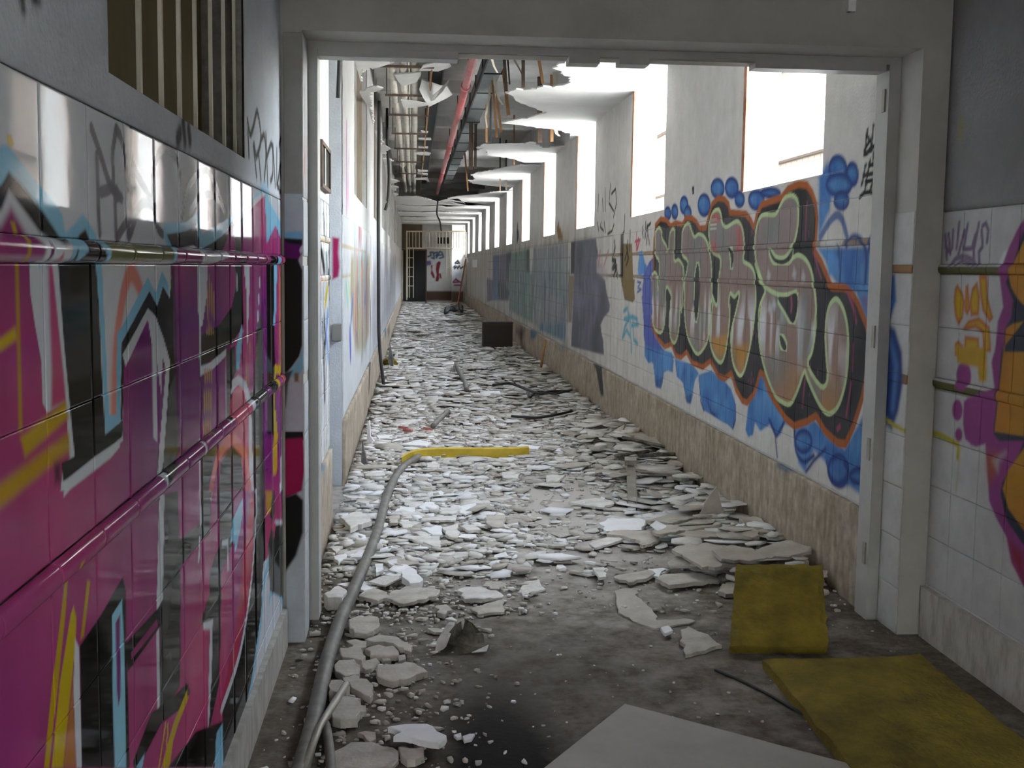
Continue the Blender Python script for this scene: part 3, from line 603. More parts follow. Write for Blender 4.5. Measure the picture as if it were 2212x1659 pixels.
LET = {
 'K': z2([(355,900),(362,800),(400,750),(428,800),(435,870),(475,940),(490,990),(500,900),(507,820),(535,765),(563,800),(556,1080),(595,1075),(635,1120),(655,1200),(650,1400),(632,1640)]) + z4([(418,140),(410,280),(385,430),(352,482),(318,430),(302,300),(306,160),(318,40)]) + z2([(520,1470),(478,1385),(470,1480)]) + z4([(272,100),(266,240),(245,345),(205,380),(152,325),(128,200),(118,20)]) + z2([(315,1450),(318,1320),(335,1230),(358,1208),(385,1260),(388,1390),(398,1130),(365,1070)]),
 'O': z2([(630,870),(640,780),(680,710),(715,720),(740,800),(765,845),(800,815),(850,830),(890,890),(920,1000),(940,1150),(945,1400),(942,1600)]) + z4([(725,60),(715,300),(680,480),(590,595),(520,500),(475,370),(455,200),(448,40)]) + z2([(655,1500),(660,1300),(690,1130),(640,1070),(628,980)]),
 'R': z2([(905,800),(915,680),(950,590),(1000,560),(1030,600),(1050,700),(1090,740),(1190,680),(1240,720),(1270,830),(1280,1000),(1268,1090),(1330,1130),(1375,1200),(1395,1330),(1395,1600)]) + z4([(1172,80),(1155,260),(1120,480),(1060,740),(1005,810),(940,690),(915,500),(920,330),(970,120)]) + z2([(1215,1450),(1170,1500),(1128,1460),(1120,1560)]) + z4([(912,80),(905,300),(870,560),(820,680),(745,600),(705,440),(715,250),(735,60)]) + z2([(945,1440),(990,1545),(1005,1300),(1025,1100),(960,1050),(915,960)]),
 'S': z3([(125,880),(130,760),(160,630),(210,575),(310,575),(350,500),(390,430),(450,400),(500,430),(525,520),(520,700),(490,850),(455,935),(470,960),(520,935),(590,980),(640,1080),(668,1230),(685,1400),(683,1620)]) + z5([(520,150),(515,300),(490,450),(462,535),(555,682),(600,640),(590,450),(585,250),(610,80),(660,3),(705,25),(750,130),(775,300),(770,550),(740,740),(690,880),(620,937),(560,890),(500,780),(440,640),(425,610),(380,740),(320,857),(250,840),(190,780),(120,600),(75,400),(65,200),(85,60)]) + z3([(160,1560),(165,1420),(200,1320),(215,1270),(175,1160),(140,1040),(128,960)])}
for ch, pts in LET.items():
    sm = cat_rom(pts, 3, True); P.poly(sm, GRN, .005); P.poly(sm, FILL, .006, inset=.027)
P.poly(z2([(935,640),(1000,610),(1030,700),(990,720),(930,720)]), (.48, .12, .12), .02); P.poly(z2([(1190,760),(1240,760),(1262,1000),(1200,1000)]), (.44, .13, .13), .03); P.poly(z2([(930,900),(980,930),(1000,1040),(940,1000)]), (.44, .13, .13), .03)
for y in (690, 740, 780): P.line(z2([(925, y), (985, y-6)]), (.55, .62, .55), .006, .006)
P.poly(z4([(940,500),(1090,480),(1040,700),(1000,720)]), (.48, .24, .05), .03); P.poly(z4([(720,420),(880,380),(860,560),(790,610)]), (.48, .25, .06), .03)
def hole(pts): sm = cat_rom(pts, 3, True); PR.poly(sm, GRN, .005, inset=-.024); PR.poly(sm, BODY, .005)
P.line(z3([(135,1040),(180,1180),(250,1265),(380,1320),(500,1285)]), GRN, .014, .006, smooth=4)
hole(z2([(795,1130),(810,1200),(815,1350),(805,1600)]) + z4([(600,60),(592,150),(570,255),(552,130),(548,30)]) + z2([(760,1500),(765,1300),(780,1180)]))
hole(z2([(1120,970),(1155,1000),(1160,1100),(1140,1190),(1135,1080)]))
hole(z3([(262,900),(310,985),(380,1000),(430,965),(470,900),(455,990),(385,1040),(310,1022),(272,965)]))
hole(z3([(335,1340),(420,1332),(500,1300),(513,1420),(472,1570),(400,1460)])); hole(z5([(235,300),(270,340),(287,400),(268,422),(242,375)]))
P.line(z3([(455,1330),(460,1400),(455,1460)]), (.40, .07, .16), .012, .01)
for x, y in ((560,1150),(480,1120),(250,1140),(260,1430),(300,1400)): P.poly(z3([(x,y-60),(x+22,y),(x+10,y+60),(x-16,y+20)]), (.60, .60, .66), .02, amt=.7)
# far-side tags and the missing-tile scar
P.poly(z2([(20,930),(118,930),(130,1280),(150,1500),(125,1530),(40,1500),(5,1280)]), (.24, .18, .08), .012)
for ln in ([(45,640),(40,800),(8,870),(5,1260)],): P.line(z2(ln), BLK, .016, .01)
for ln in ([(75,900),(70,1080)], [(100,800),(95,1000)], [(60,950),(85,1080),(60,1150)], [(45,1100),(70,1000)], [(230,760),(235,870)], [(260,710),(255,880),(275,740)], [(310,720),(275,760),(300,940)], [(285,800),(270,940)]): P.line(z2(ln), BLK, .016, .01)
for ln in ([(165,820),(160,960),(185,870),(190,960)], [(150,910),(205,890),(170,1000)], [(160,1000),(185,930)]): P.line(z2(ln), (.55, .06, .12), .014, .008)
P.poly(z2([(200,1010),(225,1000),(250,1100),(240,1240),(190,1270),(180,1200)]), BL2, .012); P.poly(z2([(250,1230),(300,1110),(335,1110),(320,1300),(330,1659),(240,1659),(225,1400)]), (.09, .13, .45), .012)
P.line(z2([(175,1320),(210,1330),(180,1380),(215,1400),(175,1430)]), (.07, .12, .42), .012, .008)
CYA = (.10, .38, .52)
for ln in ([(1940,1140),(1990,1100),(2010,1240),(1960,1330),(1930,1450)], [(1950,1240),(2060,1210),(2120,1250)], [(2020,1180),(2040,1659)], [(2060,1230),(2070,1500),(2120,1560)], [(1925,1480),(1980,1380),(2030,1470)], [(2040,1320),(2130,1310)]): P.line(e3(ln), CYA, .022, .02)
# black letters by the near jamb
for ln in ([(1150,-60),(1110,20),(1108,60),(1180,10)], [(1215,-60),(1185,90)], [(1260,-80),(1245,130)], [(1120,150),(1085,330)], [(1160,110),(1130,260)], [(1110,250),(1190,220)], [(1150,150),(1190,150)], [(1265,40),(1230,120),(1180,140)], [(1235,130),(1160,380)], [(1250,190),(1225,320)], [(1130,290),(1110,390)], [(1120,300),(1190,290)]): P.line(z3(ln), BLK, .011, .005)
P.line(z3([(1070,440),(1110,400),(1160,395),(1220,420),(1240,460)]), BLK, .012, .006, smooth=4)
zz = crop(1840,0,2.963,_r)
for ln in ([(190,760),(185,900),(150,1000)], [(140,800),(120,960)], [(100,830),(85,960),(90,990),(130,930),(100,870)], [(200,900),(120,950)], [(210,820),(180,1000)]): P.line(zz(ln), BLK, .011, .005)
for ln in ([(1200,900),(1165,1040)], [(1190,960),(1230,1060),(1215,1030)]): P.line(z3(ln), BLK, .01, .006)
# long faded pieces farther down the corridor
def STRK(c0, c1_, c2_, seed):
    def f(u, v):
        a = vnoise(u, v, 3.2, 1.3, seed)[:, None]; b = vnoise(u, v, 8, 1.0, seed+1)[:, None]
        d = np.clip((vnoise(u, v, 22, .9, seed+2)[:, None]-.55)*3, 0, 1); w = np.clip((vnoise(u, v, 17, 1.1, seed+3)[:, None]-.62)*4, 0, 1)
        c = (np.array(c0)*(1-a) + np.array(c1_)*a)*(1-.5*b) + np.array(c2_)*.5*b
        return c*.82*(1-.6*d)*(1-.4*w) + .2*w
    return f
P.poly(e3([(790,330),(1225,260),(1225,640),(1225,1260),(1180,1510),(770,1300),(760,700)]), STRK((.30, .27, .30), (.20, .27, .27), (.46, .43, .42), 31), .05)
P.poly(e3([(500,390),(700,345),(735,640),(790,700),(770,1290),(480,1130),(470,800)]), STRK((.13, .30, .24), (.24, .36, .30), (.12, .18, .16), 33), .06)
P.poly(e3([(270,430),(500,385),(470,700),(470,1000),(270,1000),(190,1020),(190,720),(270,740)]), STRK((.17, .17, .24), (.28, .24, .33), (.09, .09, .11), 35), .05)
P.poly(e3([(275,430),(320,420),(330,980),(270,1000)]), (.11, .16, .32), .06); P.poly(e3([(440,400),(505,380),(470,760),(440,740)]), (.07, .06, .08), .08); P.poly(e3([(330,760),(400,760),(480,900),(460,1000),(330,980)]), (.06, .055, .06), .08)
P.poly(e3([(860,1290),(1210,1290),(1190,1520),(1000,1440),(860,1380)]), STRK((.08, .20, .28), (.14, .26, .32), (.2, .3, .4), 37), .05)
P.poly(e3([(700,345),(735,340),(735,640),(700,640)]), (.06, .05, .06), .05)
def GRS(u, v):
    n = vnoise(u, v, 2, 2.4, 41)[:, None]; return np.array([.06, .06, .068])*(1-n) + np.array([.17, .165, .215])*n
P.poly(e3([(1325,240),(1590,205),(1600,300),(1615,390),(1600,520),(1600,640),(1660,680),(1705,740),(1725,900),(1768,1060),(1760,1140),(1690,1220),(1648,1310),(1655,1400),(1680,1500),(1690,1700),(1270,1590),(1290,1100),(1310,700)]), GRS, .02)
r5 = np.random.default_rng(77)
for k in range(300):
    x = 195 + 1080*r5.random(); y = 330 + 130*(1-x/1200) + 900*r5.random(); L = 60 + 260*r5.random()
    c = [(.10,.22,.22), (.30,.26,.32), (.44,.42,.42), (.06,.06,.07), (.14,.32,.26), (.12,.18,.30), (.40,.36,.30)][r5.integers(7)]
    P.line(e3([(x, y), (x+r5.normal(0, 3), y+L)]), c, .025+.05*r5.random(), .05, amt=.55)
for k in range(40):
    x = 1320 + 300*r5.random(); y = 260 + 1200*r5.random(); P.line(e3([(x, y), (x+r5.normal(0, 8), y+60+120*r5.random())]), [(.20,.18,.28), (.05,.05,.06), (.14,.16,.20)][r5.integers(3)], .04+.06*r5.random(), .06, amt=.5)
for z in (.862, 1.066, 1.268, 1.505, 1.72, 1.925): P.line([(12.5, z), (34, z)], (.10, .085, .07), .004, .008, amt=.7)
P.poly(e3([(1590,480),(1700,560),(1740,720),(1700,730),(1600,640)]), (.40, .34, .36), .06, amt=.6)
P.poly(e3([(1270,255),(1325,240),(1310,660),(1265,660)]), (.03, .028, .026), .02); P.poly(e3([(1245,680),(1310,680),(1275,1280),(1235,1280)]), (.26, .20, .12), .02)
P.poly(e3([(1905,150),(1935,145),(1930,700),(1900,700)]), (.05, .04, .035), .02); P.poly(e3([(1940,740),(2080,730),(2060,1020),(1955,990)]), (.22, .16, .07), .015)
for ln in ([(1825,250),(1830,330),(1815,400)], [(1800,480),(1840,500),(1800,590),(1850,560),(1820,680)], [(1850,600),(1860,690)]): P.line(e3(ln), BLK, .03, .015)
P.line(e3([(1640,380),(1620,560)]), (.42, .14, .18), .03, .03); P.line(e3([(1750,360),(1690,560)]), (.42, .2, .22), .02, .02)
# tags on the piers between the windows
z8 = crop(1000,100,4.61,_r)
for ln in ([(1350,1480),(1345,1640)], [(1390,1520),(1395,1640)], [(1415,1420),(1420,1640)], [(1470,1370),(1455,1560),(1500,1640)], [(1480,1470),(1520,1420),(1530,1560),(1500,1700)]): P.line(z8(ln), (.03, .03, .03), .016, .008)
for ln in ([(1600,0),(1620,110)], [(1650,0),(1640,60),(1680,110)], [(1690,0),(1705,130)], [(1735,150),(1790,110),(1815,30)]): P.line(e3(ln), (.05, .05, .05), .016, .01)
P.line(e3([(1105,40),(1090,90),(1130,130),(1100,170),(1150,190)]), (.24, .13, .03), .06, .04); P.line(e3([(580,60),(575,130),(590,160),(575,220)]), (.04, .04, .04), .10, .06)
P.poly(z2([(735,345),(757,342),(755,425),(737,428)]), BLK, .004)
# skirting smears
PRS = Paint(lambda u, v: np.array([.46, .385, .295]) + np.array([.30,.28,.26])*(vnoise(u, v, 26, 7, 51)[:, None]*.6 + vnoise(u, v, 55, 16, 52)[:, None]*.4 - .5) + .12*(vnoise(u, v, 2.5, 4, 53)[:, None]-.5)); P = PRS
P.poly(e3([(760,1330),(880,1380),(800,1500),(760,1490)]), (.06, .16, .20), .06); P.poly(e3([(1120,1530),(1230,1560),(1180,1640)]), (.12, .24, .34), .08)
P.poly(c8([(1100,1310),(1195,1350),(1215,1640),(1190,1640),(1150,1420)]), (.05, .05, .055), .03); P.poly(e3([(570,1350),(690,1380),(640,1480),(570,1440)]), (.10, .07, .05), .15)
P.poly(z5([(230,1290),(320,1330),(400,1360),(300,1370),(240,1330)]), (.12, .18, .24), .02)

# ---- right hall wall piece (orange letters with purple edge) and the doorway reveal
_h = lambda x, y: (lambda p: (p[1], p[2]))(at_x(x, y, XR))
h1, h2 = crop(2000,440,5.184,_h), crop(2000,750,3.014,_h)
PH = Paint(lambda u, v: np.array([.56, .56, .56]) + .05*(vnoise(u, v, 3, 3, 61)[:, None]-.5)); P = PH
for z0, z1 in ((1.570, 1.606), (1.083, 1.123)): P.poly([(-4, z0), (5, z0), (5, z1), (-4, z1)], (.11, .11, .035), .003)
PURP = (.30, .05, .24); NAVY = (.03, .035, .06)
def OR2(u, v): n = vnoise(u, v, 3, 2, 62)[:, None]; return np.array([.52, .20, .02])*(1-n) + np.array([.55, .36, .02])*n
P.poly(h1([(1100,175),(1035,280),(940,480),(860,700),(830,800),(850,980),(870,1160),(810,1320),(780,1659)]) + h2([(455,0),(430,100),(450,270),(390,290),(250,350),(245,500),(260,600),(330,650),(390,630),(400,760),(415,1000),(460,1110),(530,1240),(560,1400),(640,1560),(900,1800),(900,-300)]) , PURP, .008)
P.poly(h2([(400,690),(460,690),(465,800),(420,880),(400,780)]), (.42, .10, .03), .04); P.poly(h2([(520,690),(480,740),(470,800),(440,740)]), (.5, .45, .45), .03)
P.poly(h1([(1100,300),(1060,420),(980,690),(930,800),(900,880),(980,1080),(960,1280),(890,1400),(880,1659)]) + h2([(500,0),(470,300),(440,560),(480,610),(640,610),(610,690),(500,880),(490,960),(530,1130),(640,1290),(900,1500),(900,-300)]), NAVY, .006)
P.poly(h1([(1100,420),(980,690),(935,820),(960,930),(1030,1060),(1099,1130),(1500,1100),(1500,300)]), OR2, .006)
P.poly(h1([(1099,1320),(980,1345),(900,1400),(885,1659),(1500,1659),(1500,1300)]) + h2([(700,0),(640,580),(450,550),(480,280),(510,0)]), OR2, .006)
P.poly(h2([(700,600),(640,660),(540,800),(505,920),(540,1050),(640,1190),(900,1400)]), OR2, .008)
P.poly(h2([(540,1260),(640,1340),(640,1530),(570,1400)]), (.26, .02, .05), .03)
for c in (((250,190,48,100)), ((208,410,34,70)), ((217,570,24,45))):
    th = np.linspace(0, 2*math.pi, 20)[:-1]; P.poly(h2([(c[0]+c[2]*math.cos(t), c[1]+c[3]*math.sin(t)) for t in th]), PURP, .008)
P.poly(h2([(270,330),(450,300),(440,600),(300,640),(255,560),(250,420)]), PURP, .01)
for pts in ([(330,950),(360,900),(420,1000),(440,1100),(420,1280),(370,1370),(330,1250),(318,1100)], [(450,920),(480,905),(500,1180),(470,1260),(440,1200)], [(520,950),(580,870),(610,1050),(600,1250),(510,1260),(495,1100)], [(600,800),(690,800),(700,1050),(760,1280),(720,1330),(640,1200),(610,1000)], [(420,1400),(480,1310),(600,1270),(720,1380),(735,1659),(650,1659),(640,1450),(560,1390),(440,1420)], [(330,1560),(370,1530),(420,1590),(420,1700),(330,1700)], [(440,1480),(600,1500),(600,1700),(430,1700)]):
    q = h1(pts); P.poly(q, (.50, .12, .02), .008); P.poly(q, (.58, .38, .02), .012, inset=.014)
P.poly(h2([(190,0),(400,0),(400,220),(350,230),(340,130),(280,120),(210,100)]), (.56, .34, .02), .012)
for ln in ([(1470,20),(1480,100)],): pass
for ln in ([(225,350),(240,620)], [(260,340),(280,560),(230,480)], [(310,300),(300,500)], [(380,210),(350,500)], [(440,300),(370,570)], [(475,230),(430,500)], [(600,220),(550,480)], [(560,350),(520,500),(430,510)], [(540,480),(545,640)], [(640,250),(680,220),(705,300),(690,430)], [(630,300),(640,440)], [(640,480),(600,540),(605,680)]): P.line(h1(ln), (.20, .14, .24), .010, .006)
P.line(h1([(290,690),(340,620),(430,590),(520,630),(560,690)]), (.24, .19, .28), .012, .006, smooth=3); P.line(h1([(350,690),(420,640),(510,680)]), (.24, .19, .28), .008, .006, smooth=3)
P.line(h2([(30,555),(90,570),(170,610),(215,640),(210,720)]), (.46, .40, .02), .012, .008); P.line(h2([(225,660),(215,780),(200,940)]), (.46, .42, .10), .006, .01, amt=.7)
P.poly(h1([(910,530),(880,540),(830,640),(820,690),(860,690)]), (.85, .85, .88), .01)
# reveal of the doorway, right side (faces left)
_v = lambda x, y: (lambda p: (p[1], p[2]))(at_x(x, y, 2.115))
PV = Paint(lambda u, v: np.where((v > 1.84)[:, None], np.array([.46, .44, .40]), np.array([.60, .60, .59]))); P = PV
for z0, z1 in ((1.575, 1.612), (1.10, 1.14)): P.poly([(4.8, z0), (5.3, z0), (5.3, z1), (4.8, z1)], (.30, .17, .07), .003)
P.poly([_v(1905,690), _v(1935,710), _v(1950,760), _v(1952,830), _v(1942,890), _v(1928,930), _v(1900,900)], (.02, .05, .20), .02)
P.line([_v(1920,720), _v(1938,790), _v(1930,880)], (.09, .2, .5), .02, .03); P.poly([_v(1915,600), _v(1935,590), _v(1938,650), _v(1925,690), _v(1910,680)], (.05, .14, .40), .02)
P.line([_v(1915,905), _v(1935,920), _v(1965,935)], (.46, .40, .02), .01, .006)
# left corridor wall: thin tall streaks of overlapping tags
def base_cl(u, v):
    a = vnoise(u, v, 1.1, .5, 71)[:, None]; return np.array([.60, .62, .635]) + .06*(a-.5)
PCL = Paint(base_cl); P = PCL
for z0, z1 in ((1.485, 1.51), (1.70, 1.73)): P.poly([(5, z0), (12.5, z0), (12.5, z1), (5, z1)], (.50, .42, .30), .003)
_cl = lambda x, y: (lambda p: (p[1], p[2]))(at_x(x, y, CL))
z9, z10 = crop(560,480,4.15,_cl), crop(690,400,4.61,_cl)
for ln, c, w in (([(548,235),(580,420)], BLK, .04), ([(620,240),(640,400),(620,520)], BLK, .035), ([(600,300),(610,480)], (.2,.2,.22), .03), ([(545,390),(548,560)], (.6,.14,.14), .03), ([(612,580),(585,740)], YLW, .03), ([(655,620),(650,760),(660,850),(640,1040)], (.5,.10,.42), .03), ([(545,680),(550,980)], (.06,.18,.45), .04), ([(610,820),(600,1000),(615,1220)], (.10,.28,.66), .04), ([(580,860),(590,1060),(570,1200)], BLK, .04), ([(565,940),(585,1550)], (.10,.10,.12), .05), ([(560,1000),(590,1220)], (.2,.2,.2), .02), ([(620,470),(640,540)], BLK, .04), ([(575,0),(585,80)], (.16,.16,.17), .06), ([(640,20),(630,90)], (.16,.16,.17), .05), ([(660,880),(655,1280)], (.55,.2,.5), .02)): P.line(z9(ln), c, w, .02)
P.poly(z10([(310,700),(330,670),(500,700),(490,1500),(440,1659),(350,1659),(300,1100)]), STRK((.50,.40,.16), (.58,.50,.28), (.46,.44,.42), 73), .08)
for ln, c, w in (([(330,1100),(310,1350)], (.12,.16,.42), .05), ([(300,1500),(305,1659)], (.08,.12,.45), .10), ([(420,700),(415,780)], (.10,.12,.3), .05), ([(385,1010),(390,1060)], (.07,.08,.25), .08), ([(455,1090),(450,1130)], (.07,.08,.25), .09), ([(470,740),(475,780)], (.08,.1,.3), .06), ([(350,1330),(380,1600)], (.2,.2,.35), .04), ([(480,1050),(470,1290)], (.2,.2,.3), .05), ([(260,980),(280,1180)], (.3,.55,.42), .05), ([(280,930),(290,1090)], (.45,.62,.35), .04), ([(270,0),(285,180)], (.56,.16,.46), .03), ([(530,400),(535,640)], (.2,.25,.3), .06)): P.line(z10(ln), c, w, .03)
for k in range(110):
    u = 10 + 26*rng.random()**1.4; v = .5 + 1.4*rng.random(); L = .15 + .5*rng.random()
    c = [(.30,.42,.50), (.34,.30,.40), (.20,.22,.28), (.42,.28,.26), (.25,.38,.36), (.5,.5,.55), (.45,.12,.14), (.12,.12,.14)][rng.integers(8)]
    P.line([(u, v), (u+rng.normal(0, .1), v+L)], c, .05+.12*rng.random(), .06, amt=.7)
P.poly([(14.5, .4), (32, .4), (32, 1.75), (14.5, 1.75)], STRK((.44,.42,.48), (.38,.46,.50), (.58,.48,.48), 75), .3, amt=.8)
PRC = Paint(lambda u, v: np.array([.58,.61,.65]) + .06*(vnoise(u, v, 5, 5, 76)[:, None]-.5))
PRC.poly([(lambda p: (p[0], p[2]))(at_y(x, y, LREC[1])) for x, y in ((718,512),(733,515),(731,545),(734,575),(731,598),(718,604))], (.34, .01, .09), .012)

# ------------------------------------------------------------------ wall surfaces
def res(X, Y, w, h, fine=1.0):
    Y = max(Y, 1.3); nu = int(np.clip(w*2550*abs(X)/Y**2/(2.2*fine), 3, 75)); nv = int(np.clip(h*2550/Y/(3.2*fine), 3, 90)); return nu, nv
FL_, FR_, FC, FCL = frame_x(XL-.004, 1), frame_x(XR+.004, -1), frame_x(CR+.004, -1), frame_x(CL-.004, 1)
HROWS = [(.16,.229),(.229,.44),(.44,.664),(.664,.876),(.876,1.092),(1.134,1.35),(1.35,1.577),(1.615,1.835)]
HRAILS = [(1.092,1.134),(1.577,1.615)]
js = [-3.487+.25*k for k in range(34)] + [YP]
for a, b in zip(js[:-1], js[1:]):
    if b - a < .02: continue
    vis = b > 1.35
    for v0, v1 in HROWS:
        nu, nv = res(XL, .5*(a+b), b-a, v1-v0) if vis else ((12, 12) if b > .6 else (1, 1))
        tile('tile', FL_, a, b, v0, v1, nu, nv, PL, TILE, wall_left)
    for v0, v1 in HRAILS: rail('rail', FL_, a, b, v0, v1, res(XL, .5*(a+b), b-a, .1)[0] if vis else 2, PL, TILE, wall_left)
js = [YP] + [4.679-.2265*k for k in range(26)]
for b, a in zip(js[:-1], js[1:]):
    if a < RW1 and b > RW0: rows = [r for r in HROWS if r[1] <= RZ0]
    else: rows = HROWS
    vis = b > 3.4
    for v0, v1 in rows:
        nu, nv = res(XR, .5*(a+b), b-a, v1-v0, 1.2) if vis else (1, 1)
        tile('tile', FR_, a, b, v0, v1, min(nu, 60), min(nv, 60), PH, TILE_D, wall_right)
    for v0, v1 in HRAILS:
        if rows is HROWS: rail('rail', FR_, a, b, v0, v1, 20 if vis else 2, PH, TILE_D, wall_right, r=.01)
# plaster above the tiles
lw = lambda u, v: ~((u > WY0) & (u < WY1) & (v > WZ0) & (v < WZ1))
skin('plaster', FL_, 1.2, YP, 1.838, ZT, .009, .012, PLU, PLAS, wall_left, lw, w=.005)
skin('plaster', FL_, YB, 1.2, 1.838, ZT, .5, .5, PLU, PLAS, wall_left, None, w=.005)
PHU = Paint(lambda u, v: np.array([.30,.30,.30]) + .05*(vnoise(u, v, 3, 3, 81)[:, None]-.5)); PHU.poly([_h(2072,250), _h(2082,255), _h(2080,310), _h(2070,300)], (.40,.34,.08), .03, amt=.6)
skin('plaster', FR_, RW1, YP, 1.838, ZT, .03, .03, PHU, PLAS, wall_right, None, w=.005)
skin('plaster', FR_, YB, RW0, 1.838, ZT, .5, .5, PHU, PLAS, wall_right, None, w=.005)
# skirtings of the hall
bl = MB()
MB().box(XL-.01, XL+.022, YB, 4.84, 0, .158).build('baseboard_left', SKIRT); struct(bpy.data.objects['baseboard_left'], 'pale stone skirting along the left hall wall')
MB().box(XR-.03, XR+.01, YB, 4.86, 0, .222).build('baseboard_right', SKIRT); struct(bpy.data.objects['baseboard_right'], 'stone skirting along the right hall wall')
# doorway piers: painted faces and tiled reveals
FP = frame_y(YP)
skin('pier_face', FP, XL+.012, -.4505, 0, 2.5, .003, .005, PP, TILE_D, wall_part, None, w=.003)
FV = frame_x(2.115, -1)
for v0, v1 in ((0,.2),(.2,.42),(.42,.646),(.646,.87),(.87,1.10),(1.14,1.352),(1.352,1.575),(1.612,1.84)):
    tile('tile', FV, 4.885, 5.095, v0, v1, 24, 22, PV, TILE_D, wall_part, h=.004)
for v0, v1 in ((1.10,1.14),(1.575,1.612)): tile('band_tile', FV, 4.885, 5.095, v0, v1, 10, 4, PV, TILE_D, wall_part, h=.004)
FV2 = frame_x(-.45, 1)
PV2 = Paint(lambda u, v: np.array([.60,.62,.64]) + .05*(vnoise(u, v, 9, 3, 82)[:, None]-.5)); 
for z0, z1 in ((1.575,1.612),(1.09,1.13)): PV2.poly([(4.8,z0),(5.3,z0),(5.3,z1),(4.8,z1)], (.36,.22,.09), .003)
for ln in ([(4.93,1.95),(4.97,2.2),(4.95,2.32)],[(5.0,1.9),(5.02,2.1)]): PV2.line(ln, (.30,.16,.08), .012, .015)
PV2.line([(4.95,1.92),(4.96,2.05)], (.5,.08,.08), .014, .015)
for v0, v1 in ((0,.22),(.22,.44),(.44,.66),(.66,.876),(.876,1.09),(1.13,1.35),(1.35,1.575),(1.612,1.84),(1.85,2.5)):
    tile('tile', FV2, 4.885, 5.095, v0, v1, 8, 12, PV2, TILE_D, wall_part, h=.003)
# metal door frame in the doorway
dr = empty('door_1', (.82, 5.17, 0)); struct(dr, 'grey metal door frame without its doors')
def dpart(name, b, mt=FRAME):
    x0, x1, y0, y1, z0, z1 = b; o = MB().box(x0-.82, x1-.82, y0-5.17, y1-5.17, z0, z1).build(name, mt, dr); return o
dpart('jamb', (-.449, -.407, 5.10, 5.24, .03, 2.51)); jamb_r = dpart('jamb', (2.062, 2.114, 5.10, 5.24, .0, 2.51))
dpart('head', (-.407, 2.062, 5.10, 5.24, 2.478, 2.509))
zz_ = lambda x, y: at_y(x, y, 5.1)
xs = [686, 990, 1229, 1296, 1338, 1403, 1632, 1916]; dz = [2.449, 2.474, 2.449, 2.472, 2.449, 2.470, 2.449]
for i, z in enumerate(dz):
    a, b = at_y(xs[i], 130, 5.1)[0], at_y(xs[i+1], 140, 5.1)[0]
    dpart('head_plate', (a+.001, b-.001, 5.101 + .006*(i % 2), 5.2, z, 2.478), FRAME if i % 2 == 0 else STEEL)
for z in (.25, .73, 1.24, 2.28): dpart('hinge', (2.055, 2.062, 5.13, 5.16, z, z+.10), STEEL).parent = jamb_r
wc = MB().box(-.016, .016, -.03, 0, 0, .30).build('cable_conduit', GYPW, loc=(1.79, YP-.001, 2.645)); tag(wc, 'short white plastic conduit end on the grey lintel', 'conduit')
sm = MB().box(-.012, .0, -.02, 0, 0, .30).build('backing', DARK, wc)

# barred window in the left wall
wi = empty('window_1', (XL-.1, 3.0, WZ0)); struct(wi, 'high barred window in the left hall wall')
MB().box(-.05, -.03, WY0-3.1, WY1-2.6, -.1, 1.1).build('backing_board', OLIVE, wi)
MB().box(-.16, .09, WY0-3.0, WY0-2.985, -.02, 1.0).build('reveal', mat('dark_reveal', (.05,.05,.055), .9), wi)
MB().box(-.16, .094, WY0-3.0, WY1-3.0, -.05, -.002).build('window_sill', PLAIN, wi)
for y in (2.52, 2.73, 2.937, 3.148, 3.383, 3.607, 3.82): MB().box(.070, .079, y-3-.006, y-3+.009, -.03, 1.0).build('bar', CREAM, wi)
MB().box(.04, .052, 2.335-3-.01, 2.335-3+.016, -.03, .075).build('bar_stub', STEEL, wi)

# ------------------------------------------------------------------ corridor surfaces
CROWS = [(.49,.658),(.658,.862),(.862,1.066),(1.066,1.268),(1.268,1.49),(1.52,1.705),(1.735,1.93)]; CRAILS = [(1.49,1.52),(1.705,1.735)]
js = [5.28+.205*k for k in range(36)]
for a, b in zip(js[:-1], js[1:]):
    yc = .5*(a+b)
    for v0, v1 in CROWS:
        if 11.1 < yc < 11.8 and v0 > 1.2: continue
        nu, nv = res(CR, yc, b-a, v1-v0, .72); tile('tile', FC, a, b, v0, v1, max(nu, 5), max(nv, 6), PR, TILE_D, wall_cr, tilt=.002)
    for v0, v1 in CRAILS:
        if 11.1 < yc < 11.8: continue
        rail('rail', FC, a, b, v0, v1, max(4, res(CR, yc, b-a, .1)[0]), PR, TILE_D, wall_cr, r=.006)
skin('adhesive_patch', FC, 11.02, 11.84, 1.268, 1.93, .02, .01, PR, PLAS, wall_cr, None, w=.003)
YT = js[-1]
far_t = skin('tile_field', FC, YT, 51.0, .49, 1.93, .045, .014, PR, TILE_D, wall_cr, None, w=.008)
def wmask(u, v):
    k = np.zeros(u.shape, bool)
    for q in range(NWIN): a, b = win_span(q); k |= (u > a) & (u < b) & (v > SILL)
    k |= (u > 49.15) & (u < 50.15) & (v > SILL); return ~k
def usnap(u0, u1, du):
    e = [u0] + [x for q in range(NWIN) for x in win_span(q) if u0 < x < u1] + [x for x in (49.15, 50.15) if u0 < x < u1] + [u1]; out = []
    for a, b in zip(e[:-1], e[1:]): out += list(np.linspace(a, b, max(2, int((b-a)/du)+1)))[:-1]
    return np.array(out + [u1])
def plaster_right(u0, u1, du, dv):
    us = usnap(u0, u1, du); vs = np.concatenate([np.linspace(1.932, SILL, max(3, int(.14/dv))), np.linspace(SILL, ZC+.03, int(1.2/dv))[1:]])
    me = grid_mesh('plaster', us, vs, .004, FC, PR, wmask); me.materials.append(PLAS); o = bpy.data.objects.new('plaster', me); COL.objects.link(o); o.parent = wall_cr
plaster_right(5.28, 13.8, .016, .009); plaster_right(13.8, 51.0, .06, .03)
paint_mat('stained_stone', .7, .25, 30, .42, 14, spec=.3)
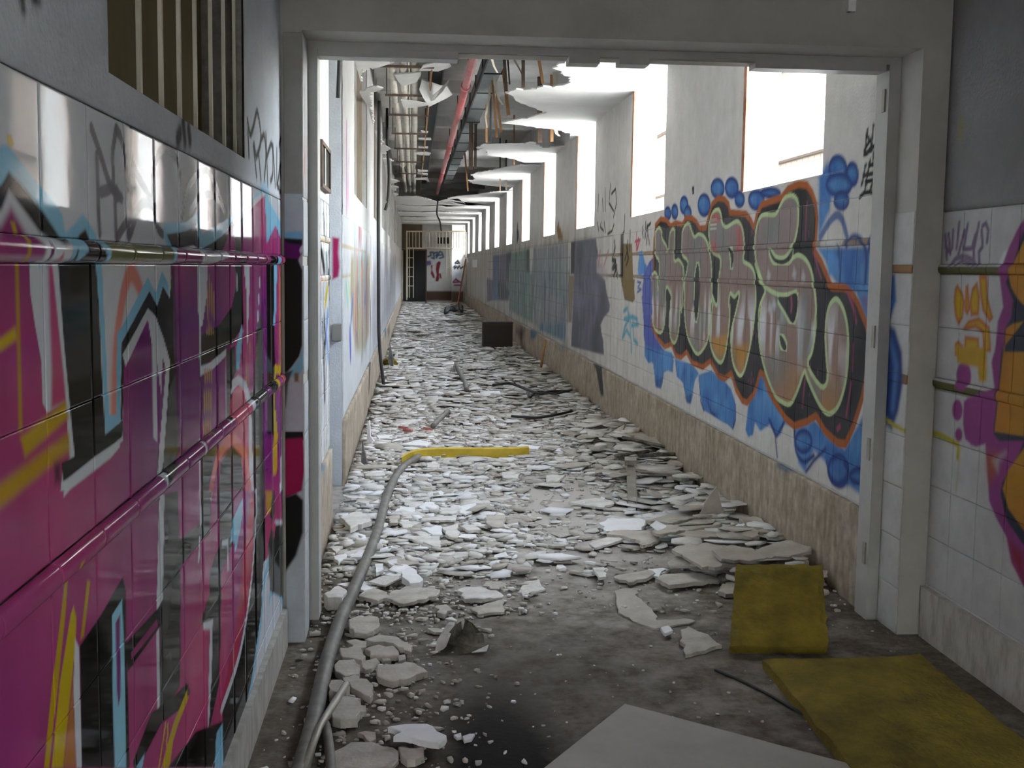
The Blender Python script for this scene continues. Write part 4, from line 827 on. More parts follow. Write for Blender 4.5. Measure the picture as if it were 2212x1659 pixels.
for a, b, du, dv in ((5.28, 9, .010, .012), (9, 14, .02, .015), (14, 51, .08, .03)): skin('skirting', frame_x(CR+.004, -1), a, b, 0, .478, du, dv, PRS, MATS['stained_stone'], wall_cr, None, w=.022)
# window reveals stay bright plaster; rusty steel angle left at each far jamb
for k in range(NWIN):
    a, b = win_span(k); w = empty('window_%d' % (k+2), (CR+.1, .5*(a+b), SILL)); struct(w, 'unglazed corridor window, number %d from the doorway' % (k+1)); y0 = w.location.y
    MB().box(-.10, .13, b-y0-.012, b-y0-.002, 0, ZC-SILL).build('jamb_lining', mat('white_reveal', (.78,.78,.76), .8, (.82,.82,.8), 4), w)
    MB().box(-.10, .13, a-y0-.3, b-y0, -.012, .003).build('window_sill', MATS['white_reveal'], w)
    if k < 5: MB().box(-.112, -.098, b-y0-.075, b-y0-.013, .004, ZC-SILL-.005).build('rusty_angle', RUST, w)
# left side
js = [5.28+.2*k for k in range(10)]; js[-1] = LREC[0]
for a, b in zip(js[:-1], js[1:]):
    for v0, v1 in CROWS: tile("tile", FCL, a, b, v0, v1, 5, 22, PCL, TILE, wall_cl, tilt=.002)
    for v0, v1 in CRAILS: rail('rail', FCL, a, b, v0, v1, 4, PCL, TILE_D, wall_cl, r=.004)
skin('tile_field', FCL, LREC[1], 51.0, .49, 1.93, .04, .015, PCL, TILE_D, wall_cl, None, w=.008)
PCU = Paint(lambda u, v: np.array([.60,.61,.615]) + .06*(vnoise(u, v, 1.3, 2, 91)[:, None]-.5))
for ln in ([(8.9,1.95),(8.95,2.3),(8.92,2.6)],[(9.1,2.0),(9.2,2.4)]): PCU.line(ln, (.52,.14,.42), .035, .03)
def lm(u, v):
    k = np.zeros(u.shape, bool)
    for a, b in LWIN: k |= (u > a) & (u < b) & (v > 2.17)
    return ~k
skin('plaster', FCL, 5.28, LREC[0], 1.932, ZS-.02, .06, .03, PCU, PLAS, wall_cl, None, w=.004)
def pl_left():
    e = [LREC[1]] + [x for ab in LWIN for x in ab] + [51.0]; us = []
    for a, b in zip(e[:-1], e[1:]): us += list(np.linspace(a, b, max(2, int((b-a)/.1)+1)))[:-1]
    us = np.array(us + [51.0]); vs = np.array([1.932, 2.05, 2.17] + list(np.linspace(2.2, ZS-.02, 40)))
    me = grid_mesh('plaster', us, vs, .004, FCL, PCU, lm); me.materials.append(PLAS); o = bpy.data.objects.new('plaster', me); COL.objects.link(o); o.parent = wall_cl
pl_left()
PRB = Paint(lambda u, v: np.array([.58,.61,.65]) + .06*(vnoise(u, v, 5, 5, 76)[:, None]-.5))
skin('recess_plaster', frame_x(CL-.13, 1), LREC[0], LREC[1], 0, ZS-.02, .05, .05, PRB, PLAS, wall_cl, None, w=.003)
skin('recess_return', frame_y(LREC[1]), CL-.128, CL-.006, 0, ZS-.02, .006, .01, PRC, PLAS, wall_cl, None, w=.004)
skin('skirting', FCL, 5.28, LREC[0], 0, .478, .1, .05, PRS, MATS['stained_stone'], wall_cl, None, w=.022)
skin('skirting', FCL, LREC[1], 51.0, 0, .478, .1, .05, PRS, MATS['stained_stone'], wall_cl, None, w=.022)
for k, (a, b) in enumerate(LWIN):
    w = empty('window_%d' % (k+20), (CL-.1, .5*(a+b), 2.17)); struct(w, 'closed high window recess in the left corridor wall, number %d from the doorway' % (k+1)); y0 = w.location.y
    MB().box(-.018, .0, a-y0, b-y0, 0, ZS-2.2).build('shutter', mat('grey_shutter', (.46,.46,.45), .8, (.54,.53,.52), 3), w)
    for yy in (a+.02, b-.07): MB().box(0, .05, yy-y0, yy-y0+.05, 0, ZS-2.2).build('frame_post', mat('weathered_wood', (.33,.27,.2), .85, (.45,.38,.3), 9, stretch=(1,1,.15)), w)
    MB().box(0, .06, a-y0, b-y0, 0, .05).build('frame_sill', MATS['weathered_wood'], w)
nb = empty('wall_box', (CL-.065, 8.41, 1.05)); tag(nb, 'grey metal box fixed low in the left wall recess', 'box')
MB().box(.0, .062, -.13, .0, 0, .115).build('casing', mat('grey_box_paint', (.16,.155,.14), .7, (.22,.21,.19), 6), nb); MB().box(.004, .058, -.136, -.13, .006, .108).build('cover', MATS['grey_box_paint'], nb)
nk = empty('wooden_niche', (CL, 6.55, 2.0)); tag(nk, 'dark wooden niche box in the left wall just past the doorway', 'niche')
MB().box(.006, .02, -.3, .25, 0, .2).build('backing', DARK, nk)
for b in ((.0,.03,-.32,.27,-.02,.0), (.0,.03,-.32,.27,.2,.22), (.0,.03,-.34,-.3,-.02,.22), (.0,.03,.25,.29,-.02,.22), (.0,.025,-.08,-.03,0,.2)): MB().box(*b).build('board', BRKT if b[1] > .028 else CREAM, nk)

# ------------------------------------------------------------------ broken suspended ceiling
ceil_s = empty('ceiling', (0, 0, ZC)); struct(ceil_s, 'broken white suspended ceiling along the corridor windows')
def board(pts, z=ZC, t=.014, name='ceiling_board', parent=ceil_s, m=CEILW, sag=None):
    """pts: list of (x, y) outline; a ragged sheet of plasterboard"""
    out = []; r = random.Random(int(abs(pts[0][0]*1000) + pts[0][1]*77))
    for (a, b) in zip(pts, pts[1:] + pts[:1]):
        L = math.dist(a, b); edge_wall = (a[0] > CR-.2 and b[0] > CR-.2) or (a[0] < CL+.02 and b[0] < CL+.02) or L > 3
        k = 1 if edge_wall else max(1, int(L/.06))
        for i in range(k):
            s = i/k; x = a[0]+(b[0]-a[0])*s; y = a[1]+(b[1]-a[1])*s
            if i: x += r.gauss(0, .012); y += r.gauss(0, .03)
            out.append((x, y))
    top = [(x, y, (sag(x, y) if sag else 0)) for x, y in out]
    if sum((p[0]*q[1]-q[0]*p[1]) for p, q in zip(out, out[1:]+out[:1])) < 0: top = top[::-1]
    o = MB().prism([(x, y, h+t) for x, y, h in top], (0, 0, -t)).build(name, m, parent, tri=True); return o
zc = lambda pts: [tuple(at_z(1000+x/4.61, 100+y/4.61, ZC)[:2]) for x, y in pts]
RX = CR + WT
b1 = zc([(1050,145),(890,220),(950,240),(1040,300),(1080,355),(1000,390),(890,410),(800,400),(680,430),(530,430),(420,465),(510,500),(520,540),(640,590),(760,640),(840,655),(760,680),(660,710),(520,735),(380,765),(600,790),(780,815),(940,830),(1070,872),(1060,930)])
board([(RX, 5.3), (1.45, 5.3), (1.3, 6.4), (1.5, 7.6), (1.25, 8.8)] + b1 + [(RX, b1[-1][1]+.1)])
b2 = zc([(1000,1000),(800,1012),(700,960),(560,975),(330,980),(200,980),(130,1015),(160,1020),(215,1012),(140,1045),(240,1040),(250,1085),(380,1105),(510,1125),(610,1160)])
board([(RX, b2[0][1])] + b2 + [(RX, b2[-1][1]+.05)])
b3 = zc([(580,1182),(430,1205),(300,1232),(150,1255),(75,1280),(120,1310),(110,1340),(40,1335),(105,1370),(300,1392),(490,1400)])
board([(RX, b3[0][1])] + b3 + [(RX, b3[-1][1]+.05)])
b4 = zc([(490,1440),(300,1450),(150,1475),(-40,1490),(-100,1500),(-160,1515),(-60,1540),(100,1560),(260,1580)])
board([(RX, b4[0][1])] + b4 + [(RX, b4[-1][1]+.05)])
# from here the sheets reach across, with cracks and gaps between them
y = b4[-1][1] + .15
b5 = [(CL, 29.6), (.05, 29.2), (.4, 30.6), (.62, 31.6), (.75, 30.5), (1.1, 29.9), (1.5, y+.4), (RX, y)]
board(b5 + [(RX, 33.0), (1.9, 32.9), (1.2, 33.4), (.75, 33.0), (.2, 33.7), (CL, 33.2)])
board([(CL, 33.7), (.2, 34.2), (.7, 33.6), (.9, 34.3), (1.4, 33.5), (RX, 33.3), (RX, 36.9), (1.3, 37.2), (.8, 36.6), (.2, 37.3), (CL, 37.0)])
board([(CL, 37.7), (.3, 37.9), (.7, 37.3), (1.2, 37.6), (RX, 37.2), (RX, 41.0), (.8, 41.2), (CL, 40.9)])
board([(CL, 41.6), (.1, 41.9), (.5, 41.3), (RX, 41.2), (RX, 44.6), (.9, 44.7), (.4, 44.5), (CL, 44.8)])
board([(CL, 45.1), (.6, 44.9), (RX, 44.8), (RX, 51), (CL, 51)])
# left-hand remnants against the wall
zl = lambda pts, z=ZC: [tuple(at_z(680+x/5.185, 100+y/5.185, z)[:2]) for x, y in pts]
def left_piece(pts, z=ZC):
    q = zl(pts, z); return q
board([(CL, 8.6), (-.2, 8.6), (-.05, 9.3)] + zl([(870,130),(840,200),(650,262),(620,240),(570,285),(530,250)]) + [(CL, 11.4)])
board([(CL, 13.0)] + zl([(500,520),(600,470),(700,455),(768,475),(720,500),(620,525)]) + [(CL, 14.6)])
for k in range(7):
    y0 = 15.5 + 2.1*k + random.uniform(-.6, .6); w0 = random.uniform(.05, .24); board([(CL, y0), (CL+w0*.7, y0+.1), (CL+w0, y0+.5), (CL+w0*.5, y0+.9), (CL+.06, y0+1.1+.6*random.random()), (CL, y0+1.3)])
# loose shards hanging among the pipes
SH = [("white plaster shard caught under the lagged pipes nearest the doorway", [(890,320),(1190,295),(1195,325),(1140,395),(1060,430),(980,440),(930,390)], 3.643, (0,0)),
      ("long white plaster shard under the pipes below the first bracket", [(965,605),(1130,620),(1290,655),(1230,670),(1080,690),(990,680)], 3.643, (0,0)),
      ("white plaster flap hanging right of the lagged pipes near the doorway lintel", [(1165,260),(1220,195),(1380,160),(1500,190),(1525,250),(1480,265),(1380,295)], 3.643, (.1,.03)),
      ("crumpled white plaster sheet hanging beside the dark duct void", [(1170,470),(1200,390),(1300,430),(1400,470),(1480,480),(1540,560),(1480,580),(1280,630),(1210,540)], 3.643, (.15,-.05)),
      ("short white plaster strip on the third pipe bracket", [(1160,1030),(1300,1030),(1305,1052),(1170,1050)], 3.643, (0,0)),
      ("thin white plaster strip hanging below the orange pipe", [(1190,950),(1270,960),(1265,975),(1200,972)], 3.643, (0,0)),
      ("lowest white plaster strip in the gap beside the lagged pipes", [(1110,1190),(1240,1185),(1300,1200),(1280,1225),(1150,1215)], 3.643, (0,0)),
      ("small plaster strip between the lower pipe brackets", [(1160,1125),(1270,1130),(1265,1145),(1165,1142)], 3.643, (0,0)),
      ("upper of the stacked plaster strips low on the pipe run", [(1150,1385),(1265,1392),(1260,1410),(1160,1405)], 3.643, (0,0)),
      ("middle of the stacked plaster strips low on the pipe run", [(1150,1420),(1265,1430),(1260,1448),(1160,1440)], 3.643, (0,0)),
      ("bottom of the stacked plaster strips low on the pipe run", [(1120,1475),(1260,1470),(1285,1525),(1240,1500),(1130,1495)], 3.643, (0,0))]
for lab, pts, z, (gx, gy) in SH:
    q = zl(pts, z); cx_ = sum(p[0] for p in q)/len(q); cy_ = sum(p[1] for p in q)/len(q)
    tp = [(x, y, z + gx*(x-cx_) + gy*(y-cy_) + .014) for x, y in q]
    if sum((p[0]*s[1]-s[0]*p[1]) for p, s in zip(q, q[1:]+q[:1])) < 0: tp = tp[::-1]
    o = MB().prism(tp, (0, 0, -.014)).build('plaster_shard', CEILW, tri=True); recenter(o); tag(o, lab, 'plaster', 'plaster shards hanging from the corridor ceiling')
# curled flap standing off the crumpled sheet
q = [at_z(680+x/5.185, 100+y/5.185, z) for x, y, z in ((1265,630,3.64),(1320,560,3.62),(1420,470,3.60),(1510,370,3.66),(1500,400,3.54),(1430,510,3.50),(1340,600,3.58))]
o = MB().prism(q, (.0, .02, .012)).build('plaster_shard', CEILW, tri=True); recenter(o); tag(o, 'curled plaster edge standing off the crumpled hanging sheet', 'plaster', 'plaster shards hanging from the corridor ceiling')

# ------------------------------------------------------------------ services above the ceiling
NP = [("left", -.246), ("middle", -.126), ("right", -.002)]
for nm, x in NP:
    e = empty('lagged_pipe', (x, 8, 3.70)); tag(e, 'cream lagged pipe along the corridor ceiling, %s of three' % nm, 'pipe', 'lagged pipes along the corridor ceiling')
    y = 7.2 + (.3 if nm == 'left' else .9 if nm == 'middle' else 0)
    while y < 34:
        L = 1.5 + .3*random.random(); r = .043 + .004*random.random()
        if random.random() > .06 or y < 16: MB().tube([(0, y-8, 0), (0, y-8+.02, 0), (0, y+L-8-.03, 0), (0, y+L-8, 0)], [r*.9, r, r, r*.9], 14).build('lagging_sleeve', PIPE, e, smooth=True)
        y += L + .012
    MB().tube([(0, -.9, 0), (0, 27, 0)], .024, 10).build('steel_pipe', STEEL, e, smooth=True)
e = tag(MB().tube([(0,0,0),(.01,26,0)], .014, 8).build('thin_pipe', STEEL, smooth=True, loc=(-.055, 7.4, 3.69)), 'thin grey pipe between the lagged ceiling pipes', 'pipe')
e = tag(MB().tube([(0,0,0),(.015,5,-.01),(0,24,0)], .013, 8).build('thin_pipe', WOODO, smooth=True, loc=(.165, 9, 3.66)), 'thin orange-brown pipe right of the lagged pipes', 'pipe')
for k, y in enumerate([10.5, 12.6, 14.7, 16.6, 18.9, 21.3, 24.0, 27.0]):
    b = empty('pipe_bracket', (-.1, y, 3.64)); tag(b, ('nearest', 'second', 'third', 'fourth', 'fifth', 'sixth', 'seventh', 'farthest')[k] + ' brown steel bracket carrying the lagged pipes, counted from the doorway', 'bracket', 'pipe brackets under the slab')
    cb_ = MB().box(-.26, .30, -.02, .02, -.012, .012).build('cross_bar', BRKT, b)
    for x in (-.24, .27): MB().box(x-.006, x+.006, -.006, .006, .012, ZS-3.64-.01).build('hanger_rod', BRKT, cb_)
rp = empty('red_pipe', (.56, 7.5, 3.62)); tag(rp, 'long red pipe running down the corridor under the slab', 'pipe')
yy = [0, 6.2, 12.5, 18.8, 26]
rl_ = [MB().tube([(.012*yy[i]/4, yy[i], 0), (.012*yy[i+1]/4, yy[i+1], 0)], .044, 14).build('pipe_length', REDP, rp, smooth=True) for i in range(4)]
for i in range(5): MB().tube([(.012*yy[i]/4, yy[i]-.06, 0), (.012*yy[i]/4, yy[i]+.06, 0)], .056, 14).build('coupling', REDP, rl_[min(i, 3)], smooth=True)
for y in (2.5, 5.5, 9, 13): MB().box(-.006+.003*y, .006+.003*y, y-.006, y+.006, .04, ZS-3.62).build('hanger_rod', BRKT, rp)
dt = empty('air_duct', (.83, 7.2, 3.66)); tag(dt, 'dark galvanised air duct beside the red pipe', 'duct')
for k in range(16):
    y = 1.45*k; ds_ = MB().box(-.095, .095, y+.01, y+1.44, 0, .19).build('duct_section', DUCT, dt)
    MB().box(-.11, .11, y-.012, y+.012, -.012, .205).build('flange', mat('dark_flange', (.05,.055,.055), .6), ds_)
MB().box(-.112, -.096, -.1, 23, -.03, .03).build('edge_angle', MATS['dark_flange'], dt)
cv = tag(MB().box(-.06, .06, 0, 24, 0, .22).build('cable_trough', mat('dark_trough', (.03,.033,.035), .7), loc=(.26, 8.5, 3.80)), 'dark cable trough between the pipes and the slab', 'trough')
cvl = MB().box(-.075, -.06, 0, 24, -.01, .235).build('side_rail', DUCT, cv); MB().box(.06, .075, 0, 24, -.01, .235).build('side_rail', DUCT, cv)
# ceiling hanger battens and rods left dangling
def px_rod(x0, y0, x1, y1, Y, w, m, name, lab, grp='hangers dangling from the slab'):
    a = at_y(1000+x0/4.61, 100+y0/4.61, Y); b = at_y(1000+x1/4.61, 100+y1/4.61, Y); a = a + (a-b)*((ZS-.005-a[2])/max(.05, (a[2]-b[2])))
    if a[2] > ZS or a[2] < b[2]: a[2] = ZS-.005
    c = .5*(a+b); d = b-a; L = np.linalg.norm(d); d /= L; s = np.cross(d, [0,1,0]); s /= np.linalg.norm(s); f = np.cross(s, d)
    o = MB().obox(c, s*w, f*w*.7, d*L/2).build(name, m); recenter(o); tag(o, lab, 'hanger', grp)
px_rod(600,120,600,410,11.5,.016,BRKT,'hanger_batten','dark brown hanger batten above the torn ceiling edge nearest the doorway')
px_rod(755,120,795,370,11.3,.014,WOODO,'hanger_batten','slanting orange batten right of the dark brown hanger batten')
px_rod(415,175,435,480,12.0,.015,BRKT,'hanger_batten','brown hanger batten left of the torn ceiling point')
px_rod(450,175,465,380,12.6,.008,BRKT,'hanger_rod','thin brown rod beside the brown hanger batten')
px_rod(300,420,340,910,13.5,.013,WOODO,'hanger_batten','long pale-tipped orange batten, left of the dangling pair')
px_rod(330,420,382,860,13.7,.012,WOODO,'hanger_batten','long pale-tipped orange batten, right of the dangling pair')
px_rod(440,560,455,690,14.6,.020,WOODO,'hanger_batten','stubby orange batten at the second torn ceiling gap')
px_rod(235,860,235,960,15.5,.014,WOODO,'hanger_batten','orange batten beside the dark duct flange')
px_rod(275,660,275,960,15.0,.012,MATS['dark_flange'],'hanger_rod','dark rod behind the dangling orange pair')
px_rod(80,960,78,1230,17.5,.03,BRKT,'hanger_batten','broad brown hanger batten, left of the far pair')
px_rod(125,960,122,1220,17.6,.02,BRKT,'hanger_batten','brown hanger batten, right of the far pair')
px_rod(765,840,765,960,15.6,.03,BRKT,'hanger_batten','brown hanger batten above the third window head')
px_rod(885,830,885,950,15.4,.02,WOODO,'hanger_batten','orange batten above the third window head')
px_rod(510,1110,510,1180,19.5,.012,WOODO,'hanger_batten','short orange batten above the fourth window')
px_rod(370,1390,370,1440,23.0,.014,BRKT,'hanger_batten','short brown batten above the fifth window')
px_rod(430,1390,430,1430,23.3,.014,BRKT,'hanger_batten','second short brown batten above the fifth window')
px_rod(45,1380,50,1440,22.5,.014,WOODO,'hanger_batten','short orange batten left of the fourth torn sheet')
# strips of torn scrim paper
def scrim(pts, Y, w, lab):
    P_ = [at_y(1000+x/4.61, 100+y/4.61, Y) for x, y in pts]; P_ = [np.array([P_[0][0]-.02, P_[0][1], ZS-.003])] + P_ if P_[0][2] < ZS else P_; m = MB(); vs = []
    n = len(P_)
    for i, p in enumerate(P_):
        k = w*(1-.6*i/n); vs += [p+[-k, 0, 0], p+[k, .01, 0], p+[k, .016, .004], p+[-k, .008, .004]]
    fs = [(0,1,2,3), tuple(4*(n-1)+j for j in (3,2,1,0))]
    for i in range(n-1):
        for j in range(4): fs.append((4*i+j, 4*i+4+j, 4*i+4+(j+1) % 4, 4*i+(j+1) % 4))
    o = m.add(vs, fs).build('torn_paper_strip', CREAM, tri=True); recenter(o); tag(o, lab, 'paper strip', 'torn strips hanging above the ceiling gaps')
scrim([(265,60),(290,130),(310,200),(345,265)], 11.2, .016, 'cream torn strip hanging beside the red pipe')
scrim([(480,60),(520,150),(560,220),(600,295)], 11.6, .015, 'cream torn strip hanging left of the dark brown batten')
scrim([(320,380),(340,450),(360,530),(395,580)], 13.2, .02, 'cream torn strip over the dangling orange battens')
scrim([(265,500),(245,600),(225,700),(240,810)], 13.9, .016, 'cream torn strip hanging down beside the air duct')
scrim([(925,830),(935,870),(960,895)], 15.2, .03, 'small cream scrap above the third window head')

# ------------------------------------------------------------------ end of the corridor
_e = lambda x, y, Y: at_y(840+x/5.925, 400+y/5.925, Y)
we = MB().box(CL, 1.56, YE, YE+.2, 0, ZS).box(1.56, CR, YE+1.2, YE+1.4, 0, ZS).box(1.44, 1.56, YE, YE+1.4, 0, ZS)
wall_end = struct(we.build('wall_end', mat('end_wall_plaster', (.60,.60,.58), .85, (.66,.66,.64), 2)), 'pale wall closing the far end of the corridor')
def e_base(u, v): return np.array([.58,.58,.56]) + .06*(vnoise(u, v, 3, 3, 95)[:, None]-.5)
PE = Paint(e_base); ee = lambda pts: [(p[0], p[2]) for p in (_e(x, y, YE-.01) for x, y in pts)]
for q in ([(610,1000),(640,970),(665,985),(640,1100),(645,1190),(630,1235),(595,1225),(610,1150),(600,1080)], [(535,1030),(560,1020),(555,1090),(580,1140),(590,1190),(565,1190),(535,1130),(545,1080)], [(640,1130),(665,1130),(675,1195),(655,1195)]): PE.poly(ee(q), (.20,.015,.03), .02)
for ln in ([(500,915),(540,900),(530,860),(570,860),(580,940),(550,930)], [(580,870),(620,860),(610,930),(650,850),(680,860),(700,920),(650,935)], [(600,900),(690,890)]): PE.line(ee(ln), (.06,.10,.18), .035, .03)
for ln in ([(475,990),(520,985)], [(480,1010),(525,1005)]): PE.line(ee(ln), (.14,.11,.30), .06, .04)
PE.poly(ee([(225,1355),(830,1355),(830,1480),(225,1480)]), (.10,.06,.04), .05)
PE.poly([(CL, 2.26), (.34, 2.26), (.34, 3.3), (CL, 3.3)], lambda u, v: np.array([.15,.12,.08])*(.7+.6*vnoise(u, v, 7, .8, 96)[:, None]), .02)  # unlit space behind the gate painted in as a dark brown patch
skin('plaster', frame_y(YE), CL, 1.56, 0, ZS-.1, .03, .03, PE, PLAS, wall_end, None, w=.006)
PE2 = Paint(lambda u, v: np.tile(np.array([.72,.72,.71]), (len(u), 1))); e2 = lambda pts: [(p[0], p[2]) for p in (_e(x, y, YE+1.19) for x, y in pts)]
for ln in ([(850,990),(880,970),(890,1000),(850,1000)], [(880,960),(905,1000)], [(830,1050),(850,1030),(840,1070),(870,1040),(880,1070),(900,1030),(920,1070),(950,1040),(975,1095)]): PE2.line(e2(ln), (.03,.03,.03), .03, .02)
for ln in ([(825,1240),(860,1200),(890,1240),(830,1245)], [(840,1280),(930,1280)], [(860,1210),(930,1250)]): PE2.line(e2(ln), (.26,.05,.14), .035, .03)
PE2.poly(e2([(800,1360),(1000,1360),(1000,1500),(800,1500)]), (.20,.13,.09), .05); PE2.poly(e2([(850,1120),(920,1120),(920,1170),(850,1170)]), (.40,.52,.60), .12, amt=.7)
skin('plaster', frame_y(YE+1.2), 1.56, CR, 0, ZS-.1, .03, .03, PE2, PLAS, wall_end, None, w=.006)
# doorway and slots in the end wall: flat panels, inner shade painted black
dd = empty('door_2', (0, YE-.02, 0)); struct(dd, 'dark open doorway at the far left of the corridor')
a, b = _e(318, 820, YE), _e(468, 1440, YE)
MB().box(CL+.02, b[0], -.006, .004, .12, 2.2).build('opening', DARK, dd)
MB().box(CL, CL+.06, -.03, .0, 0, 2.25).build('jamb', GATE, dd); MB().box(b[0], b[0]+.05, -.03, 0, 0, 2.25).build('jamb', mat('brown_jamb', (.12,.07,.05), .8), dd); MB().box(CL, b[0]+.05, -.03, 0, 2.2, 2.26).build('head', MATS['brown_jamb'], dd)
vs_ = empty('vent_grille', (0, YE-.009, 2.5)); tag(vs_, 'four dark slots high in the end wall', 'vent')
for x0, x1 in ((625,642),(660,682),(698,722),(740,772)):
    p, q = _e(x0, 668, YE), _e(x1, 750, YE); MB().box(p[0], q[0], -.004, .004, q[2]-2.5, p[2]-2.5).build('slot', DARK, vs_)
gt = empty('barred_gate', (.8, 45.6, 0)); tag(gt, 'cream barred gate and transom across the corridor end', 'gate'); Yg = 45.6
def gbar(x0, y0, x1, y1, r=.02, nm='bar'):
    p, q = _e(x0, y0, Yg)-[.8, Yg, 0], _e(x1, y1, Yg)-[.8, Yg, 0]; return MB().tube([p, q], r, 6).build(nm, GATE, gt)
tz = _e(500, 810, Yg)[2]
gbar(228, 805, 820, 812, .03, 'transom_rail'); gbar(222, 592, 985, 592, .03, 'top_rail')
for x in (262,305,345,390,432,475,518,560,602,645,690,735,780,825,862,900,938,975): gbar(x, 595, x, 805, .016, 'transom_bar')
for x in (240, 265): gbar(x, 815, x, 1440, .018)
stile = gbar(314, 815, 314, 1440, .018, 'stile')
for y in (930, 1050, 1170, 1290): gbar(238, y, 312, y, .014, 'rung').parent = stile
lf = _e(735, 815, Yg)
for x in (738, 782, 800): gbar(x, 815, x, 1180, .018, 'leaf_bar')
for y in (940, 1060): gbar(738, y, 800, y, .014, 'leaf_rung')
gbar(228, 600, 228, 1470, .03, 'post'); gbar(985, 600, 985, 1475, .03, 'post')
st = MB().tube([_e(985, 950, 44.5), _e(873, 1420, 43.8)*[1,1,0]+[0,0,.02]], .028, 8).build('leaning_pole', RUST); recenter(st); tag(st, 'dark brown pole leaning against the right wall at the corridor end', 'pole')
vb = empty('glass_block_panel', (CR-.012, 41, 1.55)); tag(vb, 'small panel of pale glass blocks low in the far right wall', 'panel')
for k in range(3): MB().box(0, .006, -1.6+1.05*k, -.7+1.05*k, .0, .26).build('block', GYPW, vb)

# ------------------------------------------------------------------ things lying on the floor
fz = lambda ox, oy, s: (lambda pts, z: [at_z(ox+x/s, oy+y/s, z) for x, y in pts])
f1, f2, f3, f5, f6 = fz(690,1050,5.53), fz(690,1280,4.378), fz(1280,1080,3.687), fz(760,820,5.53), fz(1180,900,3.072)
rr = random.Random(11)
def chunk(pts, z, t, m, label, group, tilt=.0, name='plaster_fragment', rough=.0055):
    P_ = [np.array(p) for p in pts]; c = sum(P_)/len(P_)
    if sum((p[0]*q[1]-q[0]*p[1]) for p, q in zip(P_, P_[1:]+P_[:1])) < 0: P_ = P_[::-1]
    Q = []
    for a, b in zip(P_, P_[1:]+P_[:1]):
        k = max(1, min(6, int(np.linalg.norm(b-a)/.03)))
        for i in range(k):
            p = a+(b-a)*i/k
            if i: p = p + np.array([rr.gauss(0, rough), rr.gauss(0, rough*1.5), 0])
            Q.append(p)
    ax = rr.uniform(-1, 1)*tilt; ay = rr.uniform(-.4, 1)*tilt
    top = []; 
    for p in Q:
        h = z + ax*(p[0]-c[0]) + ay*(p[1]-c[1]) + rr.gauss(0, .0015); top.append(np.array([p[0], p[1], max(h, t*.6+.004)]))
    n = len(top); m_ = MB(); inset = []
    lo = [np.array([c[0]+(p[0]-c[0])*rr.uniform(.97, 1.03), c[1]+(p[1]-c[1])*rr.uniform(.97, 1.03), max(.001, p[2]-t)]) for p in top]
    inn = [np.array([c[0]+(p[0]-c[0])*.94, c[1]+(p[1]-c[1])*.94, p[2]+.0025]) for p in top]
    m_.add(inn + top + lo, [tuple(range(n)), tuple(range(3*n-1, 2*n-1, -1))] + [(n+i, n+(i+1) % n, (i+1) % n, i) for i in range(n)] + [(2*n+i, 2*n+(i+1) % n, n+(i+1) % n, n+i) for i in range(n)])
    o = m_.build(name, m, tri=True); recenter(o); tag(o, label, 'plaster fragment', group); return o
GA, GB, GC, GD = 'plaster chunks beside the hose', 'broken boards heaped against the right skirting', 'plaster pieces strewn across the corridor floor', 'loose pieces on the near floor'
LA, LB, LC, LD = 'dusty plaster chunk in the cluster just right of the grey hose', 'broken plasterboard piece in the heap against the right skirting', 'pale flat plaster fragment strewn on the corridor floor beyond the doorway', 'small plaster piece lying loose on the dark floor before the doorway'
def frag_label(x, y, s, me=None, mname=None):
    c = {GYPW.name: 'white', GYPS.name: 'off-white', GYPD.name: 'dusty tan'}[mname or me.materials[0].name]
    return '%s %s plaster flake %s, %s' % ('small' if s < .065 else 'palm-sized' if s < .10 else 'broad', c, 'along the left skirting' if x < 0 else 'left of the floor middle' if x < .6 else 'near the floor middle' if x < 1.2 else 'towards the right skirting' if x < 1.7 else 'along the right skirting',
        'just past the doorway' if y < 6.6 else 'halfway to the yellow strip' if y < 8.2 else 'just before the yellow strip' if y < 9.5 else 'beyond the yellow strip')
